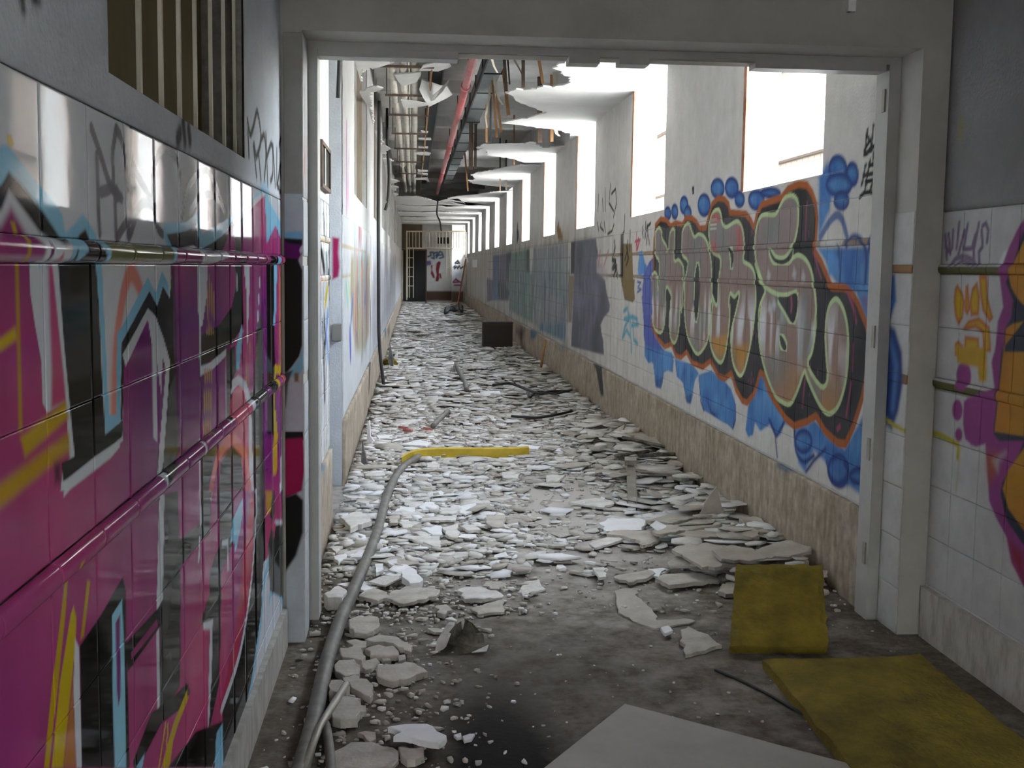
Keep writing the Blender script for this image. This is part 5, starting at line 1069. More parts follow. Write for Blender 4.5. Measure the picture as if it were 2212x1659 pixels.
HP = [
 (f2, [(645,1280),(800,1245),(1020,1240),(1070,1265),(1110,1310),(1200,1350),(1190,1400),(1130,1430),(700,1370),(720,1340),(770,1325)], .075, .03, GYPW, 'large white plaster chunk nearest the camera, propped on a lump', GD),
 (f2, [(750,1470),(990,1470),(990,1540),(830,1590),(770,1540)], .04, .035, GYPD, 'tan plaster lump under the large white chunk', GD),
 (f2, [(360,1330),(530,1320),(535,1380),(480,1420)], .025, .02, GYPS, 'small white wedge left of the large white chunk', GD),
 (f2, [(540,700),(900,650),(1025,735),(690,850),(550,800)], .045, .04, GYPS, 'thick oblong plaster chunk with a grey smudge on top', GA),
 (f2, [(140,690),(180,650),(330,640),(385,690),(370,760),(240,790),(150,740)], .05, .04, GYPD, LA, GA),
 (f2, [(390,660),(540,620),(575,660),(430,740)], .03, .025, GYPS, LA, GA),
 (f2, [(270,260),(420,220),(550,220),(570,300),(510,370),(440,390),(330,380),(280,320)], .06, .035, GYPS, 'broad flat chunk with a rounded front edge beside the hose', GA),
 (f2, [(430,440),(560,400),(740,420),(880,500),(870,560),(700,490),(520,470)], .05, .03, GYPD, 'long rounded dusty chunk behind the crumbled cluster', GA),
 (f2, [(250,460),(340,440),(450,470),(440,520),(360,540)], .05, .03, GYPS, LA, GA),
 (f2, [(190,530),(330,510),(410,560),(400,640),(320,620),(220,610)], .06, .05, GYPS, LA, GA),
 (f2, [(430,540),(560,500),(700,500),(750,550),(740,590),(620,600),(480,600)], .045, .035, GYPS, LA, GA),
 (f2, [(580,610),(670,590),(680,640),(600,650)], .03, .03, GYPD, LA, GA), (f2, [(740,600),(810,590),(820,630),(750,645)], .03, .03, GYPD, LA, GA), (f2, [(825,580),(865,575),(868,610),(830,612)], .025, .025, GYPD, LA, GA),
 (f2, [(85,870),(110,830),(210,830),(290,890),(200,950),(90,930)], .07, .06, GYPS, LA, GA),
 (f2, [(210,780),(300,770),(480,850),(510,960),(480,1010),(410,960),(300,900)], .04, .035, GYPS, LA, GA),
 (f2, [(120,1020),(200,980),(390,1000),(360,1190),(200,1200),(125,1180)], .055, .05, GYPD, 'squarish dusty chunk nearest the camera beside the hose', GA),
 (f2, [(365,1080),(440,1070),(445,1120),(370,1135)], .03, .03, GYPS, LA, GA),
 (f2, [(1105,130),(1200,110),(1260,160),(1190,200),(1110,190)], .04, .035, GYPS, 'pale rounded chunk behind the charred lump', GD),
 (f2, [(1430,150),(1740,60),(1751,170),(1500,205)], .03, .018, GYPD, 'wide flat dusty board right of the charred lump', GD),
 (f2, [(1020,340),(1190,350),(1180,390),(1080,380)], .02, .015, GYPD, LD, GD), (f2, [(1510,345),(1630,345),(1620,365)], .015, .012, GYPD, LD, GD),
 (f2, [(1270,1350),(1340,1330),(1345,1370),(1300,1380)], .012, .012, GYPW, LD, GD), (f2, [(1350,1370),(1420,1345),(1470,1340),(1440,1390),(1370,1410)], .012, .012, GYPW, LD, GD),
 (f2, [(100,1500),(300,1400),(500,1410),(700,1480),(750,1560),(700,1659),(400,1680),(100,1659)], .025, .02, GYPD, 'low crumbled brown patch of plaster in the near left foreground', GD),
 (f1, [(245,360),(440,300),(560,340),(625,415),(370,505)], .07, .03, GYPS, 'large tilted slab leaning by the left skirting past the door frame', GC),
 (f1, [(975,1020),(1060,985),(1130,990),(1170,1050),(1235,1100),(1190,1150),(1080,1160),(985,1090)], .055, .03, GYPW, 'bright white clean chunk in the middle of the floor near the doorway', GC),
 (f1, [(55,1290),(230,1190),(330,1260),(270,1340),(100,1340)], .07, .06, GYPS, 'blocky plaster lump between the hose and the left door frame', GC),
 (f1, [(470,1310),(640,1210),(760,1250),(850,1340),(700,1370)], .03, .015, GYPD, LC, GC), (f1, [(790,1330),(900,1240),(1100,1190),(1440,1240),(1390,1320),(1000,1410)], .035, .015, GYPD, 'dusty board with a pointed front edge below the bright white chunk', GC),
 (f1, [(1650,1240),(1720,1210),(2000,1220),(2170,1270),(2180,1330),(1960,1350),(1740,1350)], .03, .02, GYPS, 'long oval-ended board near the doorway centre', GC),
]
LCs = [(f1, [(165,830),(320,810),(330,870),(230,915)], GYPW), (f1, [(360,860),(470,770),(590,775),(590,820),(440,890)], GYPW), (f1, [(280,800),(640,690),(650,720),(420,800)], GYPS),
 (f1, [(1200,240),(1260,190),(1400,190),(1425,260),(1370,280),(1230,290)], GYPW), (f1, [(1430,260),(1690,250),(1680,300),(1590,345),(1440,320)], GYPS), (f1, [(900,300),(960,250),(1140,260),(1130,320),(1000,330)], GYPW),
 (f1, [(960,340),(1180,310),(1260,350),(1190,380),(980,390)], GYPS), (f1, [(1230,380),(1640,360),(1630,410),(1250,410)], GYPS), (f1, [(1210,510),(1450,480),(1470,570),(1350,570)], GYPW), (f1, [(1465,490),(1660,450),(1670,580),(1650,620),(1540,600)], GYPS),
 (f1, [(930,610),(1450,600),(1440,720),(1370,710)], GYPS), (f1, [(1110,560),(1180,540),(1360,580),(1250,600)], GYPS), (f1, [(1000,180),(1250,140),(1240,220),(1110,260),(1010,220)], GYPS), (f1, [(610,170),(780,145),(750,250),(570,240)], GYPW),
 (f1, [(900,820),(1010,780),(1070,850),(990,870)], GYPS), (f1, [(800,900),(930,880),(945,930),(870,945)], GYPW), (f1, [(1570,830),(1750,790),(1780,840),(1620,865)], GYPS), (f1, [(1760,760),(2020,730),(1960,790)], GYPS), (f1, [(660,940),(760,930),(770,1000),(680,1030)], GYPW),
 (f1, [(820,360),(960,350),(930,440),(840,440)], GYPD), (f1, [(950,440),(1060,405),(1120,450),(1100,490),(1000,500)], GYPS), (f1, [(110,740),(280,710),(200,790)], GYPS), (f1, [(270,110),(560,120),(540,150),(380,150)], GYPS), (f1, [(450,190),(610,170),(560,210)], GYPS), (f1, [(1680,480),(1840,460),(1930,520),(1780,530)], GYPS), (f1, [(1680,580),(1830,590),(1830,630),(1700,620)], GYPS), (f1, [(2000,360),(2210,340),(2212,480),(2060,490),(1990,440)], GYPD),
 (f5, [(585,770),(800,715),(950,760),(880,790)], GYPW), (f5, [(880,640),(1040,640),(1020,670)], GYPS), (f5, [(480,690),(660,650),(800,615),(660,665)], GYPS), (f5, [(290,670),(510,650),(480,690),(320,710)], GYPW), (f5, [(940,700),(1060,720),(1000,750)], GYPS), (f5, [(880,900),(1010,970),(960,975),(880,930)], GYPW), (f5, [(560,1020),(690,980),(680,1030),(600,1050)], GYPW), (f5, [(890,1000),(1050,1010),(1030,1050),(900,1040)], GYPS),
 (f5, [(1790,1110),(2010,1130),(1980,1180),(1800,1165)], GYPS), (f5, [(170,620),(330,560),(320,610),(240,640)], GYPW), (f5, [(440,960),(500,930),(500,970)], GYPW), (f5, [(1580,420),(1740,440),(1700,500)], GYPS), (f5, [(1020,310),(1120,270),(1260,380),(1160,330)], GYPS), (f5, [(300,190),(480,130),(620,210),(500,180)], GYPW), (f5, [(140,1100),(380,1090),(390,1150),(180,1150)], GYPS),
 (f6, [(150,570),(330,540),(470,560),(380,600),(220,580)], GYPS), (f6, [(0,390),(130,390),(90,420),(0,430)], GYPS), (f6, [(50,270),(190,260),(170,295),(70,295)], GYPS), (f3, [(-20,340),(130,300),(260,310),(210,330),(20,375)], GYPS), (f3, [(0,540),(90,530),(110,610),(50,620)], GYPS), (f3, [(540,1020),(600,1005),(640,1040),(580,1065)], GYPW)]
for fn, pts, m in LCs: q_ = fn(pts, .04); c_ = sum(q_)/len(q_); w_ = .5*max(abs(p[0]-c_[0]) for p in q_)+.03; HP.append((fn, pts, rr.uniform(.025, .045), rr.uniform(.010, .018), m, ('F', c_[0], c_[1], w_, m), GC))
HP += [
 (f3, [(630,400),(740,350),(960,330),(1160,330),(1200,400),(1290,480),(1020,530),(870,545),(780,490)], .10, .016, GYPT, 'large flat sheet at the front of the right-hand heap', GB),
 (f3, [(950,410),(1030,465),(1250,470),(1400,440),(1280,390),(1100,370)], .13, .016, GYPT, 'plasterboard piece lying on the front sheet of the heap', GB),
 (f3, [(1260,390),(1540,340),(1740,390),(1740,415),(1560,440),(1310,430)], .135, .016, GYPT, 'long pointed board reaching right from the heap', GB),
 (f3, [(1020,530),(1180,490),(1520,440),(1430,510),(1320,520),(1160,545)], .085, .016, GYPT, LB, GB), (f3, [(110,260),(190,230),(330,250),(490,250),(540,320),(400,355),(340,310)], .05, .016, GYPT, LB, GB), (f3, [(50,180),(150,150),(330,150),(430,170),(390,230),(260,245),(110,240)], .055, .02, GYPW, 'brightest flat board at the left end of the right-hand heap', GB),
 (f3, [(470,250),(580,190),(640,200),(770,240),(540,280)], .09, .016, GYPT, LB, GB), (f3, [(680,300),(780,235),(1030,215),(1040,280),(850,310)], .09, .02, GYPT, LB, GB), (f3, [(1075,260),(1290,240),(1330,290),(1200,330),(1000,320)], .11, .02, GYPT, LB, GB), (f3, [(1180,160),(1310,140),(1450,220),(1470,240),(1330,260),(1200,230)], .10, .025, GYPT, 'board at the heap top touching the right skirting', GB),
 (f3, [(420,180),(640,110),(850,75),(840,130),(640,190)], .08, .016, GYPD, LB, GB), (f3, [(650,190),(880,140),(1030,200),(760,240)], .10, .02, GYPT, LB, GB), (f3, [(500,630),(560,590),(860,570),(1000,630),(610,690)], .035, .02, GYPD, 'flat board on the bare floor just before the right-hand heap', GB), (f3, [(165,600),(430,560),(500,590),(420,630),(290,655)], .03, .016, GYPD, LB, GB),
 (f3, [(1000,610),(1100,570),(1170,590),(1150,630),(1030,640)], .03, .02, GYPT, LB, GB), (f3, [(1000,720),(1060,660),(1150,650),(1140,740),(1060,745)], .03, .02, GYPT, 'rounded plaster piece against the upright yellow slab', GB),
 (f3, [(175,730),(260,715),(360,720),(330,760),(480,870),(520,960),(820,960),(700,980),(500,1015),(390,980),(210,890)], .02, .012, GYPT, 'ragged thin plaster sheet stuck flat on the bare floor', GD), (f3, [(700,1040),(760,1015),(880,1060),(1030,1150),(740,1215)], .035, .025, GYPD, 'triangular slab left of the upright yellow slab', GD),
 (f6, [(370,120),(530,70),(500,110),(470,130)], .10, .02, GYPD, LB, GB), (f6, [(510,110),(560,90),(740,115),(620,145)], .10, .02, GYPT, LB, GB), (f6, [(800,300),(880,240),(970,310),(850,325)], .08, .02, GYPT, LB, GB), (f6, [(490,330),(720,310),(690,350),(560,350)], .05, .02, GYPT, LB, GB), (f6, [(800,400),(1060,355),(1050,390),(930,410)], .07, .025, GYPT, LB, GB), (f6, [(910,590),(1030,560),(1040,600)], .06, .015, GYPT, LB, GB), (f6, [(620,150),(780,140),(860,200),(700,180)], .12, .02, GYPD, LB, GB), (f6, [(380,200),(460,180),(640,240),(560,250)], .08, .02, GYPD, LB, GB)]
for fn, pts, z, t, m, lab, g in HP:
    if lab in (LA, LB):
        q_ = fn(pts, z); c_ = sum(q_)/len(q_); w_ = max(abs(p[0]-c_[0]) for p in q_); sz = 'small' if w_ < .06 else 'medium' if w_ < .11 else 'large'
        lab = ('%s plaster chunk in the cluster right of the hose, %s' % (sz, 'nearest part' if c_[1] < 4.15 else 'middle part' if c_[1] < 4.5 else 'far part')) if lab is LA else ('%s %s broken board in the right-hand heap, %s' % (sz, 'dusty' if m is GYPD else 'tan', 'front edge' if c_[1] < 5.9 else 'middle' if c_[1] < 6.8 else 'back' if c_[1] < 7.8 else 'far end behind the steel channel'))
    if isinstance(lab, tuple): lab = frag_label(lab[1], lab[2], lab[3], mname=lab[4].name)
    if g in (GA, GD): z *= .7; t *= .62; m = GYPT if m is GYPS else m
    chunk(fn(pts, z), z, t, m, lab, g, tilt=.10 if g == GB else .04)
# upright torn sheet in the heap and two chips on the skirting
def upright(pts, Y, lab, lean=.12, t=.014, m=GYPT):
    Q = [at_y(1280+x/3.687, 1080+y/3.687, Y) for x, y in pts]; zmin = min(q[2] for q in Q)
    Q = [q + np.array([0, (q[2]-zmin)*lean, 0]) for q in Q]; sh = .05 - zmin if zmin < .05 else 0
    o = MB().prism(Q, (0, t, 0)).build('plaster_fragment', m, tri=True); recenter(o); tag(o, lab, 'plaster fragment', GB)
upright([(850,140),(905,20),(1000,-100),(1035,60),(1090,170),(1185,218),(1060,225),(940,165)], 7.0, 'tall pointed sheet standing up out of the right-hand heap')
upright([(1165,105),(1210,25),(1232,60),(1226,140),(1190,150)], 7.3, 'small chip standing against the right skirting, left of two')
upright([(1310,130),(1370,20),(1385,30),(1350,120)], 7.1, 'thin dark-edged chip standing against the right skirting, right of two')

# loose random fragments: individuals first, the uncountable rest as one object
POOL = []
for k in range(18):
    n = rr.randint(4, 7); r = [rr.uniform(.5, 1.1) for _ in range(n)]; asp = rr.uniform(.45, 1.0); th = sorted(rr.uniform(0, 2*math.pi) for _ in range(n)); th = [2*math.pi*i/n + rr.uniform(-.42, .42) for i in range(n)]
    top = [(r[i]*math.cos(th[i]), asp*r[i]*math.sin(th[i]), 1) for i in range(n)]; lo = [(x*rr.uniform(.95, 1.08), y*rr.uniform(.95, 1.08), 0) for x, y, _ in top]; inn = [(x*.93, y*.93, 1.06) for x, y, _ in top]
    mb = MB().add(inn+top+lo, [tuple(range(n)), tuple(range(3*n-1, 2*n-1, -1))] + [(n+i, n+(i+1) % n, (i+1) % n, i) for i in range(n)] + [(2*n+i, 2*n+(i+1) % n, n+(i+1) % n, n+i) for i in range(n)])
    me = mb.mesh('plaster_fragment'); me.materials.append(GYPW if k % 3 == 0 else GYPS if k % 3 == 1 else GYPD); POOL.append(me)
def dens(x, y):
    d = 1.0
    if y < 5.4: d = .05
    elif y < 6.4: d = .65 if x < .6 else .14 if x < 1.5 else .7
    elif y < 8.8: d = .85 if x < .75 else .3 if x < 1.35 else .45
    d *= 1 - .8*math.exp(-((x-1.02)/.38)**2 - ((y-7.8)/1.1)**2)
    d *= 1 - .6*math.exp(-((x-1.0)/.45)**2 - ((y-11.5)/1.5)**2)
    return d
NI = 190; cnt = 0
while cnt < NI:
    y = 5.5 + 5.2*rr.random()**1.1; x = rr.uniform(CL+.08, CR-.1)
    if rr.random() > dens(x, y): continue
    s = min(.19, rr.lognormvariate(-2.45, .4)); t = rr.uniform(.005, .012); me = POOL[rr.randrange(18)]
    o = bpy.data.objects.new('plaster_fragment', me); COL.objects.link(o); x = min(max(x, CL+s+.03), CR-s-.03)
    o.location = (x, y, .002 + rr.random()**2*.03); o.rotation_euler = (rr.gauss(0, .05), rr.gauss(0, .05), rr.uniform(0, 6.28)); o.scale = (s, s, t)
    tag(o, frag_label(x, y, s, me), 'plaster fragment', GC); cnt += 1
def rubble(N, y0, y1, smin, smed, smax, zmax, seed, fall=1.0, xr=(CL+.03, CR-.03), dfn=dens):
    g = np.random.default_rng(seed); xs = []; 
    while len(xs) < N:
        x = g.uniform(*xr); y = y0 + (y1-y0)*g.random()**fall
        if g.random() < dfn(x, y): xs.append((x, y))
    xy = np.array(xs); n = 6; ang = g.uniform(0, 1, (N, 6)); s = np.clip(np.exp(g.normal(math.log(smed), .5, N)), smin, smax); rot = g.uniform(0, 6.28, N); asp = g.uniform(.4, 1, N); t = np.minimum(g.uniform(.004, .011, N), s*.5)
    th = np.sort(g.uniform(0, 2*math.pi, (N, n)), 1)*.6 + (np.arange(n)*2*math.pi/n)[None]*.4; r = g.uniform(.62, 1.1, (N, n)); lx = r*np.cos(th)*s[:, None]; ly = r*np.sin(th)*(s*asp)[:, None]
    X = lx*np.cos(rot)[:, None] - ly*np.sin(rot)[:, None]; Y = lx*np.sin(rot)[:, None] + ly*np.cos(rot)[:, None]
    a, b = g.normal(0, .06, (2, N)); base = g.random(N)**2*zmax; H = base[:, None] + a[:, None]*X + b[:, None]*Y; H -= np.minimum(H.min(1), 0)[:, None]
    top = np.stack([xy[:, :1]+X, xy[:, 1:]+Y, H+t[:, None]], 2); lo = top.copy(); lo[:, :, 2] = np.maximum(H, 0)
    lim = lambda A: np.clip(A, CL+.02, CR-.02); top[:, :, 0] = lim(top[:, :, 0]); lo[:, :, 0] = lim(lo[:, :, 0])
    V = np.concatenate([top, lo], 1).reshape(-1, 3); off = (np.arange(N)*12)[:, None]
    caps = off + np.arange(6)[None]; sides = np.stack([np.stack([off[:, 0]+6+i, off[:, 0]+6+(i+1) % 6, off[:, 0]+(i+1) % 6, off[:, 0]+i], 1) for i in range(6)], 1).reshape(-1, 4)
    return V, caps, sides, g.choice(3, N, p=([.22, .48, .30] if smed > .02 else [.06, .34, .60]))
def stuff_mesh(name, parts):
    Vs, loops, starts, tot, mi = [], [], [], [], []; nv = nl = 0
    for V, caps, sides, c in parts:
        Vs.append(V); loops += [(caps+nv).ravel(), (sides+nv).ravel()]; starts += [nl+np.arange(len(caps))*6, nl+caps.size+np.arange(len(sides))*4]; tot += [np.full(len(caps), 6), np.full(len(sides), 4)]; mi += [c, np.repeat(c, 6)]; nv += len(V); nl += caps.size+sides.size
    V = np.concatenate(Vs); L = np.concatenate(loops); me = bpy.data.meshes.new(name); me.vertices.add(len(V)); me.vertices.foreach_set('co', V.astype(np.float32).ravel()); me.loops.add(len(L)); me.loops.foreach_set('vertex_index', L.astype(np.int32))
    S = np.concatenate(starts); T = np.concatenate(tot); me.polygons.add(len(S)); me.polygons.foreach_set('loop_start', S.astype(np.int32)); me.polygons.foreach_set('loop_total', T.astype(np.int32)); me.polygons.foreach_set('material_index', np.concatenate(mi).astype(np.int32)); me.update(calc_edges=True); me.validate()
    for m in (GYPW, GYPS, GYPD): me.materials.append(m)
    o = bpy.data.objects.new(name, me); COL.objects.link(o); return o
near = lambda x, y: (.45 if x < .6 else .12) if y < 5.9 else dens(x, y)
o = stuff_mesh('plaster_rubble', [rubble(5200, 5.9, 14, .018, .050, .17, .03, 1, 1.15), rubble(4200, 13, 26, .03, .080, .24, .06, 2), rubble(3200, 26, 48.5, .05, .13, .32, .10, 3), rubble(11000, 5.2, 12, .004, .012, .035, .012, 4, 1.1, dfn=near),
    rubble(500, 5.6, 11.5, .04, .10, .2, .12, 5, 1, (1.45, CR-.03), lambda x, y: min(1, (x-1.3)/.6)*(.6+.4*math.cos((y-6.6)*1.6))),
    rubble(700, 3.4, 5.7, .004, .011, .04, .012, 7, 1, (XL+.05, .55), lambda x, y: math.exp(-((x+.12)/.3)**2)),
    rubble(260, 3.3, 5.2, .002, .005, .012, .004, 6, 1, (XL+.05, XR-.06), lambda x, y: .5)])
tag(o, 'carpet of broken plaster rubble covering the corridor floor', 'rubble', kind='stuff')

# ---- hose and pipes on the left
def floor_path(pts, z=.03, k=6): return cat_rom([at_z(x, y, zz) for x, y, zz in [(p + (z,))[:3] for p in pts]], k)
def tube_thing(name, path, r, m, label, cat, n=10, group=None):
    o = MB().tube(path, r, n).build(name, m, smooth=True); recenter(o); return tag(o, label, cat, group)
tube_thing('grey_hose', floor_path([(640,1690),(672,1580),(690,1500),(706,1430),(735,1340),(772,1255),(815,1150),(838,1065),(868,1012),(900,990),(918,972)]), .030, HOSE, 'long grey hose snaking from the foreground along the left side', 'hose', 12)
tube_thing('grey_hose', floor_path([(935,920),(950,905),(968,888)], .05), .026, HOSE, 'short grey hose length beyond the yellow strip', 'hose')
tube_thing('grey_hose', floor_path([(1008,842),(1004,825),(990,800),(985,785)], .07), .028, HOSE, 'curved grey hose end in the mid corridor rubble', 'hose')
tube_thing('steel_tube', [at_z(748,1478,.09), at_z(690,1570,.06), at_z(648,1680,.04)], .013, STEEL, 'thin rusty tube lying across the near end of the grey hose', 'tube')
tube_thing('grey_hose', floor_path([(715,1690),(712,1620),(700,1560),(680,1590)], .02), .016, HOSE, 'thin hose loop beside the near end of the grey hose', 'hose')
# ---- yellow strip
pts = floor_path([(868,1002),(890,990),(915,985),(960,983),(1040,983),(1110,982),(1142,980)], .03, 5); m = MB(); n = len(pts); vs = []
for p in pts: vs += [p+[0,-.03,-.02], p+[0,-.03,.055], p+[0,.03,.06], p+[0,.03,-.02]]
fs = [(3,2,1,0), tuple(4*(n-1)+j for j in range(4))] + [(4*i+j, 4*i+(j+1) % 4, 4*i+4+(j+1) % 4, 4*i+4+j) for i in range(n-1) for j in range(4)]
o = m.add(vs, fs).build('yellow_strip', YEL, tri=True); recenter(o); tag(o, 'long yellow foam strip lying across the corridor rubble', 'strip')
# ---- metal channel
a, b = at_z(1366,1092,.02), at_z(1362,1005,.10); d = b-a; L = np.linalg.norm(d); d /= L; s = np.array([1.0,0,0]); f = np.cross(s, d)
ch = empty('metal_channel', tuple(.5*(a+b))); tag(ch, 'bent steel stud channel lying on the bare floor by the right heap', 'channel')
MB().obox((0,0,.004), s*.03, d*L/2, f*.002).build('web', STEEL, ch)
for k in (-1, 1): MB().obox(np.array([k*.03,0,.02]), s*.0015, d*L/2, f*.018).build('flange', STEEL, ch)
MB().obox(d*(L/2)+np.array([.0,0,.03]), s*.045, d*.06, f*.02).build('bent_end', STEEL, ch)
# ---- mineral wool slabs
def slab_mesh(corners, t, name, label):
    A, B, C, D = [np.array(c, float) for c in corners]; nrm = np.cross(B-A, D-A); nrm /= np.linalg.norm(nrm); N = 14; r = np.random.default_rng(5); vs = []; fs = []
    for side in (1, 0):
        for i in range(N+1):
            for j in range(N+1):
                u, v = i/N, j/N; p = A*(1-u)*(1-v)+B*u*(1-v)+C*u*v+D*(1-u)*v; edge = i in (0, N) or j in (0, N)
                vs.append(p + nrm*(t*side*(.86 if edge else 1) + (r.normal(0, .003) if side else 0)) + r.normal(0, .003 if edge else 0, 3)*[1,1,0])
    M_ = (N+1)**2
    for i in range(N):
        for j in range(N):
            q = (i*(N+1)+j, (i+1)*(N+1)+j, (i+1)*(N+1)+j+1, i*(N+1)+j+1); fs.append(q); fs.append(tuple(x+M_ for x in q[::-1]))
    ring = [i*(N+1) for i in range(N)] + [N*(N+1)+j for j in range(N)] + [i*(N+1)+N for i in range(N, 0, -1)] + [j for j in range(N, 0, -1)]
    for x, y in zip(ring, ring[1:]+ring[:1]): fs.append((y, x, x+M_, y+M_))
    o = MB().add(vs, fs).build(name, WOOL, tri=True); recenter(o); return tag(o, label, 'insulation')
slab_mesh([(1.300,4.63,.012), (1.700,4.60,.012), (1.815,5.02,.25), (1.425,5.02,.25)], .05, 'mineral_wool_slab', 'square yellow mineral wool slab propped up on the heap')
slab_mesh([(1.393,4.47,.0), (1.374,3.42,.0), (2.02,3.40,.0), (2.05,4.49,.0)][::1], .045, 'mineral_wool_slab', 'large yellow mineral wool slab lying flat along the right wall')
# ---- pale board in the foreground
A = at_z(1350,1520,.03); l = at_z(1175,1659,.03)-A; r2 = at_z(1870,1659,.03)-A; l = l/np.linalg.norm(l)*1.0; r2 = r2/np.linalg.norm(r2)*1.25
B_ = MB().prism([A, A+l, A+l+r2, A+r2], (0,0,-.022)).build('pale_board', BOARD, tri=True); recenter(B_); tag(B_, 'big pale board lying flat in the near foreground', 'board')
tube_thing('dark_cable', floor_path([(1545,1447),(1600,1470),(1660,1500),(1730,1540),(1790,1575)], .008), .006, RUBBER, 'thin dark cable running from the bare floor under the flat yellow slab', 'cable', 6)
# ---- charred lump
lp = empty('charred_lump', (.215, 4.77, 0)); tag(lp, 'charred broken lump in the middle of the near floor', 'lump')
m = MB(); g = np.random.default_rng(9); vs = []; N = 10
for i in range(6):
    for j in range(N):
        ph = i/5*math.pi/2; r = .085*math.cos(ph*.92)*(1+.45*g.normal()*.5); vs.append((1.15*r*math.cos(2*math.pi*j/N), .8*r*math.sin(2*math.pi*j/N), .075*math.sin(ph)*(1+.3*g.normal())))
fs = [(i*N+j, i*N+(j+1) % N, (i+1)*N+(j+1) % N, (i+1)*N+j) for i in range(5) for j in range(N)] + [tuple(range(5*N, 6*N)), tuple(range(N-1,-1,-1))]
m.add(vs, fs).build('core', CHAR, lp, tri=True)
MB().prism([(-.11,-.05,.012),(-.075,-.06,.03),(-.035,.04,.10),(-.06,.045,.10),(-.10,.0,.05)], (-.012,-.012,-.008)).build('pale_face', GYPS, lp, tri=True)
MB().prism([(.03,-.075,.01),(.09,-.07,.012),(.10,-.055,.035),(.06,-.06,.018)], (0,.01,-.008)).build('yellow_scrap', GYPW, lp, tri=True)
# ---- dark panel box down the corridor
bx = empty('dark_box', (1.58, 22.6, 0)); tag(bx, 'dark brown box standing near the right wall down the corridor', 'box')
p0, p1 = at_y(1043,697,22.6), at_y(1107,737,22.6); w_ = (p1[0]-p0[0])/2
bx.location = ((p0[0]+p1[0])/2, 22.6, 0)
MB().box(-w_, w_, -.02, .30, .05, p0[2]).build('front_panel', BROWNBOX, bx); MB().box(-w_+.02, w_-.02, -.026, -.02, .10, p0[2]-.05).build('face_plate', mat('dark_face', (.035,.026,.022), .7), bx); MB().box(-w_-.01, w_+.01, -.03, .31, p0[2], p0[2]+.012).build('lid', BROWNBOX, bx); MB().box(-w_+.03, w_-.03, .0, .28, 0, .05).build('plinth', DARK, bx)
# ---- black cables, rubber heap, sticks
BK = 'black cables in the rubble'
tube_thing('black_cable', floor_path([(1065,832),(1100,828),(1130,838),(1165,850),(1190,846),(1230,845)], .10), .018, RUBBER, 'black cable curling through the right-hand rubble mid corridor', 'cable', 8, BK)
tube_thing('black_cable', floor_path([(1140,850),(1145,858),(1160,846),(1200,850),(1235,842)], .09), .014, RUBBER, 'second black cable crossing the curling one mid corridor', 'cable', 8, BK)
tube_thing('black_cable', floor_path([(1105,899),(1130,901),(1160,902),(1190,898),(1215,893),(1235,888)], .06), .014, RUBBER, 'single black cable lying across the dusty floor nearer the camera', 'cable', 8, BK)
for i, (x0, y0, x1, y1) in enumerate(((1345,945,1450,968), (1330,985,1400,975), (1380,985,1467,980))):
    o = MB().tube([at_z(x0, y0, .13), at_z(x1, y1, .11)], .016, 6).build('charred_stick', CHAR); recenter(o); tag(o, ('upper', 'lower left', 'lower right')[i] + ' charred stick in the heap behind the steel channel', 'stick', 'charred sticks in the right heap')
tire = empty('rubber_heap', tuple(at_z(985,668,.0))); tag(tire, 'heap of black rubber strips at the far right of the corridor floor', 'rubber heap'); c0 = np.array(tire.location)
for k in range(4):
    q = [at_z(x, y+k*3-5, .06+.04*k)-c0 for x, y in ((962,672),(972,665),(983,667),(992,662),(998,668))]; MB().tube(cat_rom(q, 4), .05, 8).build('strip', RUBBER, tire, smooth=True)
o = MB().tube([at_z(1168,795,.04), at_y(1178,735,at_z(1168,795,.04)[1]+.3)], .02, 6).build('wooden_stake', WOODO); recenter(o); tag(o, 'orange wooden stake leaning by the right skirting mid corridor', 'stake')
o = MB().tube([at_z(1215,790,.05), at_y(1213,758,at_z(1215,790,.05)[1]+.1)], .012, 6).build('wooden_stake', RUST); recenter(o); tag(o, 'short dark stake against the right skirting mid corridor', 'stake')
# leaning boards on the left
def lean(pts, Y, lab, m=GYPS):
    Q = [at_y(x, y, Y) for x, y in pts]; dz_ = min(q[2] for q in Q); Q = [q-[0,0,dz_-.005] if dz_ > .005 or dz_ < 0 else q for q in Q]
    o = MB().prism(Q, (.006,.02,0)).build('leaning_board', m, tri=True); recenter(o); tag(o, lab, 'board', 'boards leaning on the left corridor wall')
lean([(780,946),(782,893),(789,925),(793,945)], 9.3, 'narrow dark board leaning on the left skirting, nearest the doorway', mat('dark_board', (.10,.10,.10), .8, (.2,.2,.19), 8))
lean([(792,912),(794,862),(798,860),(800,895),(810,908)], 10.4, 'white board leaning on the left skirting behind the dark one', GYPW)
lean([(838,775),(842,735),(848,760),(850,790)], 18.0, 'dark board leaning on the left wall farther down the corridor', MATS['dark_board'])
lean([(848,752),(858,728),(860,752)], 19.5, 'white triangular board leaning on the left wall farther down', GYPW)
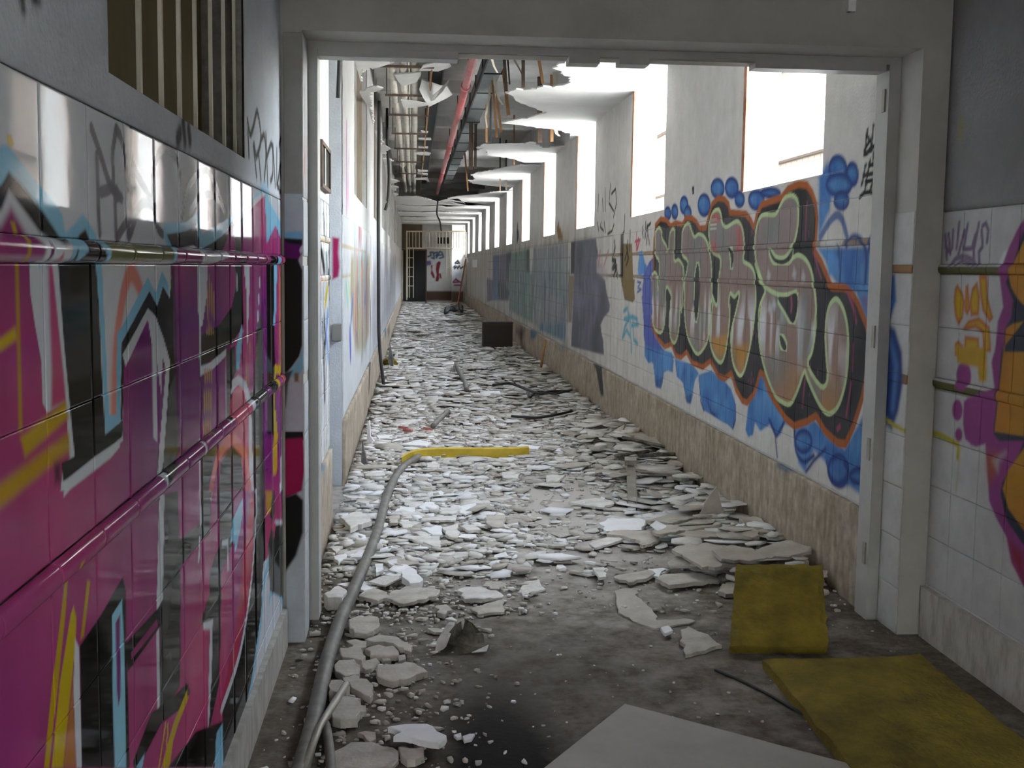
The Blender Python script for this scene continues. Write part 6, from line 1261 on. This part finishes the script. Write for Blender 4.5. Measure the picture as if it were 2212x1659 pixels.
def blob(name, c, r, m, lab, cat, seed):
    g = np.random.default_rng(seed); bm = bmesh.new(); bmesh.ops.create_icosphere(bm, subdivisions=2, radius=1)
    for v in bm.verts: v.co = Vector((v.co.x*r[0], v.co.y*r[1], v.co.z*r[2]))*(1+.18*g.normal())
    me = bpy.data.meshes.new(name); bm.to_mesh(me); bm.free(); me.materials.append(m); o = bpy.data.objects.new(name, me); COL.objects.link(o); o.location = (c[0], c[1], r[2]*.8); recenter(o); tag(o, lab, cat)
p = at_z(842,785,.08); blob('wool_scrap', p, (.11,.11,.10), WOOL, 'round yellow wool scrap by the left wall mid corridor', 'insulation', 1)
p = at_z(1034,1097,.02); blob('wool_scrap', p, (.02,.02,.02), YEL, 'tiny bright yellow scrap on the pale rubble near the doorway', 'insulation', 2)
for i, (x, y) in enumerate(((862,922),(872,928),(915,925))):
    o = MB().tube([at_z(x, y, .07), at_z(x+18, y+3, .07)], .012, 6).build('red_stick', REDP); recenter(o); tag(o, ('left', 'middle', 'right')[i] + ' of the three short red sticks in the left rubble', 'stick', 'red sticks in the rubble')
# ---- cables hanging on the left
def hang(pts, lab, r=.012, m=RUBBER): tube_thing('hanging_cable', cat_rom(pts, 5), r, m, lab, 'cable', 8, 'cables hanging on the left corridor wall')
hang([at_x(818,215,CL+.05)*[1,0,1]+[0,15.3,0], np.array([CL+.05,15.3,3.2]), np.array([CL+.045,15.3,2.3]), np.array([CL+.05,15.3,1.4]), np.array([CL+.06,15.3,.6]), np.array([CL+.12,15.2,.05])], 'thick black cable hanging full height on the left corridor wall', .022)
hang([np.array([CL+.03,7.6,3.4]), np.array([CL+.03,7.6,2.9]), np.array([CL+.02,7.6,2.62])], 'short black cable end hanging in the first left recess', .012)
hang([np.array([-.43,19,ZS-.01]), np.array([-.43,19,3.5]), np.array([-.40,19,3.0]), np.array([-.42,19,2.6]), np.array([-.46,19,2.45])], 'dark cable dangling from the ceiling beyond the full-height cable', .022)
hang([np.array([.62,31.5,3.27]), np.array([.60,31.5,2.95]), np.array([.68,31.5,2.75]), np.array([.72,31.5,2.5])], 'thin dark wire hanging from the far ceiling', .02)
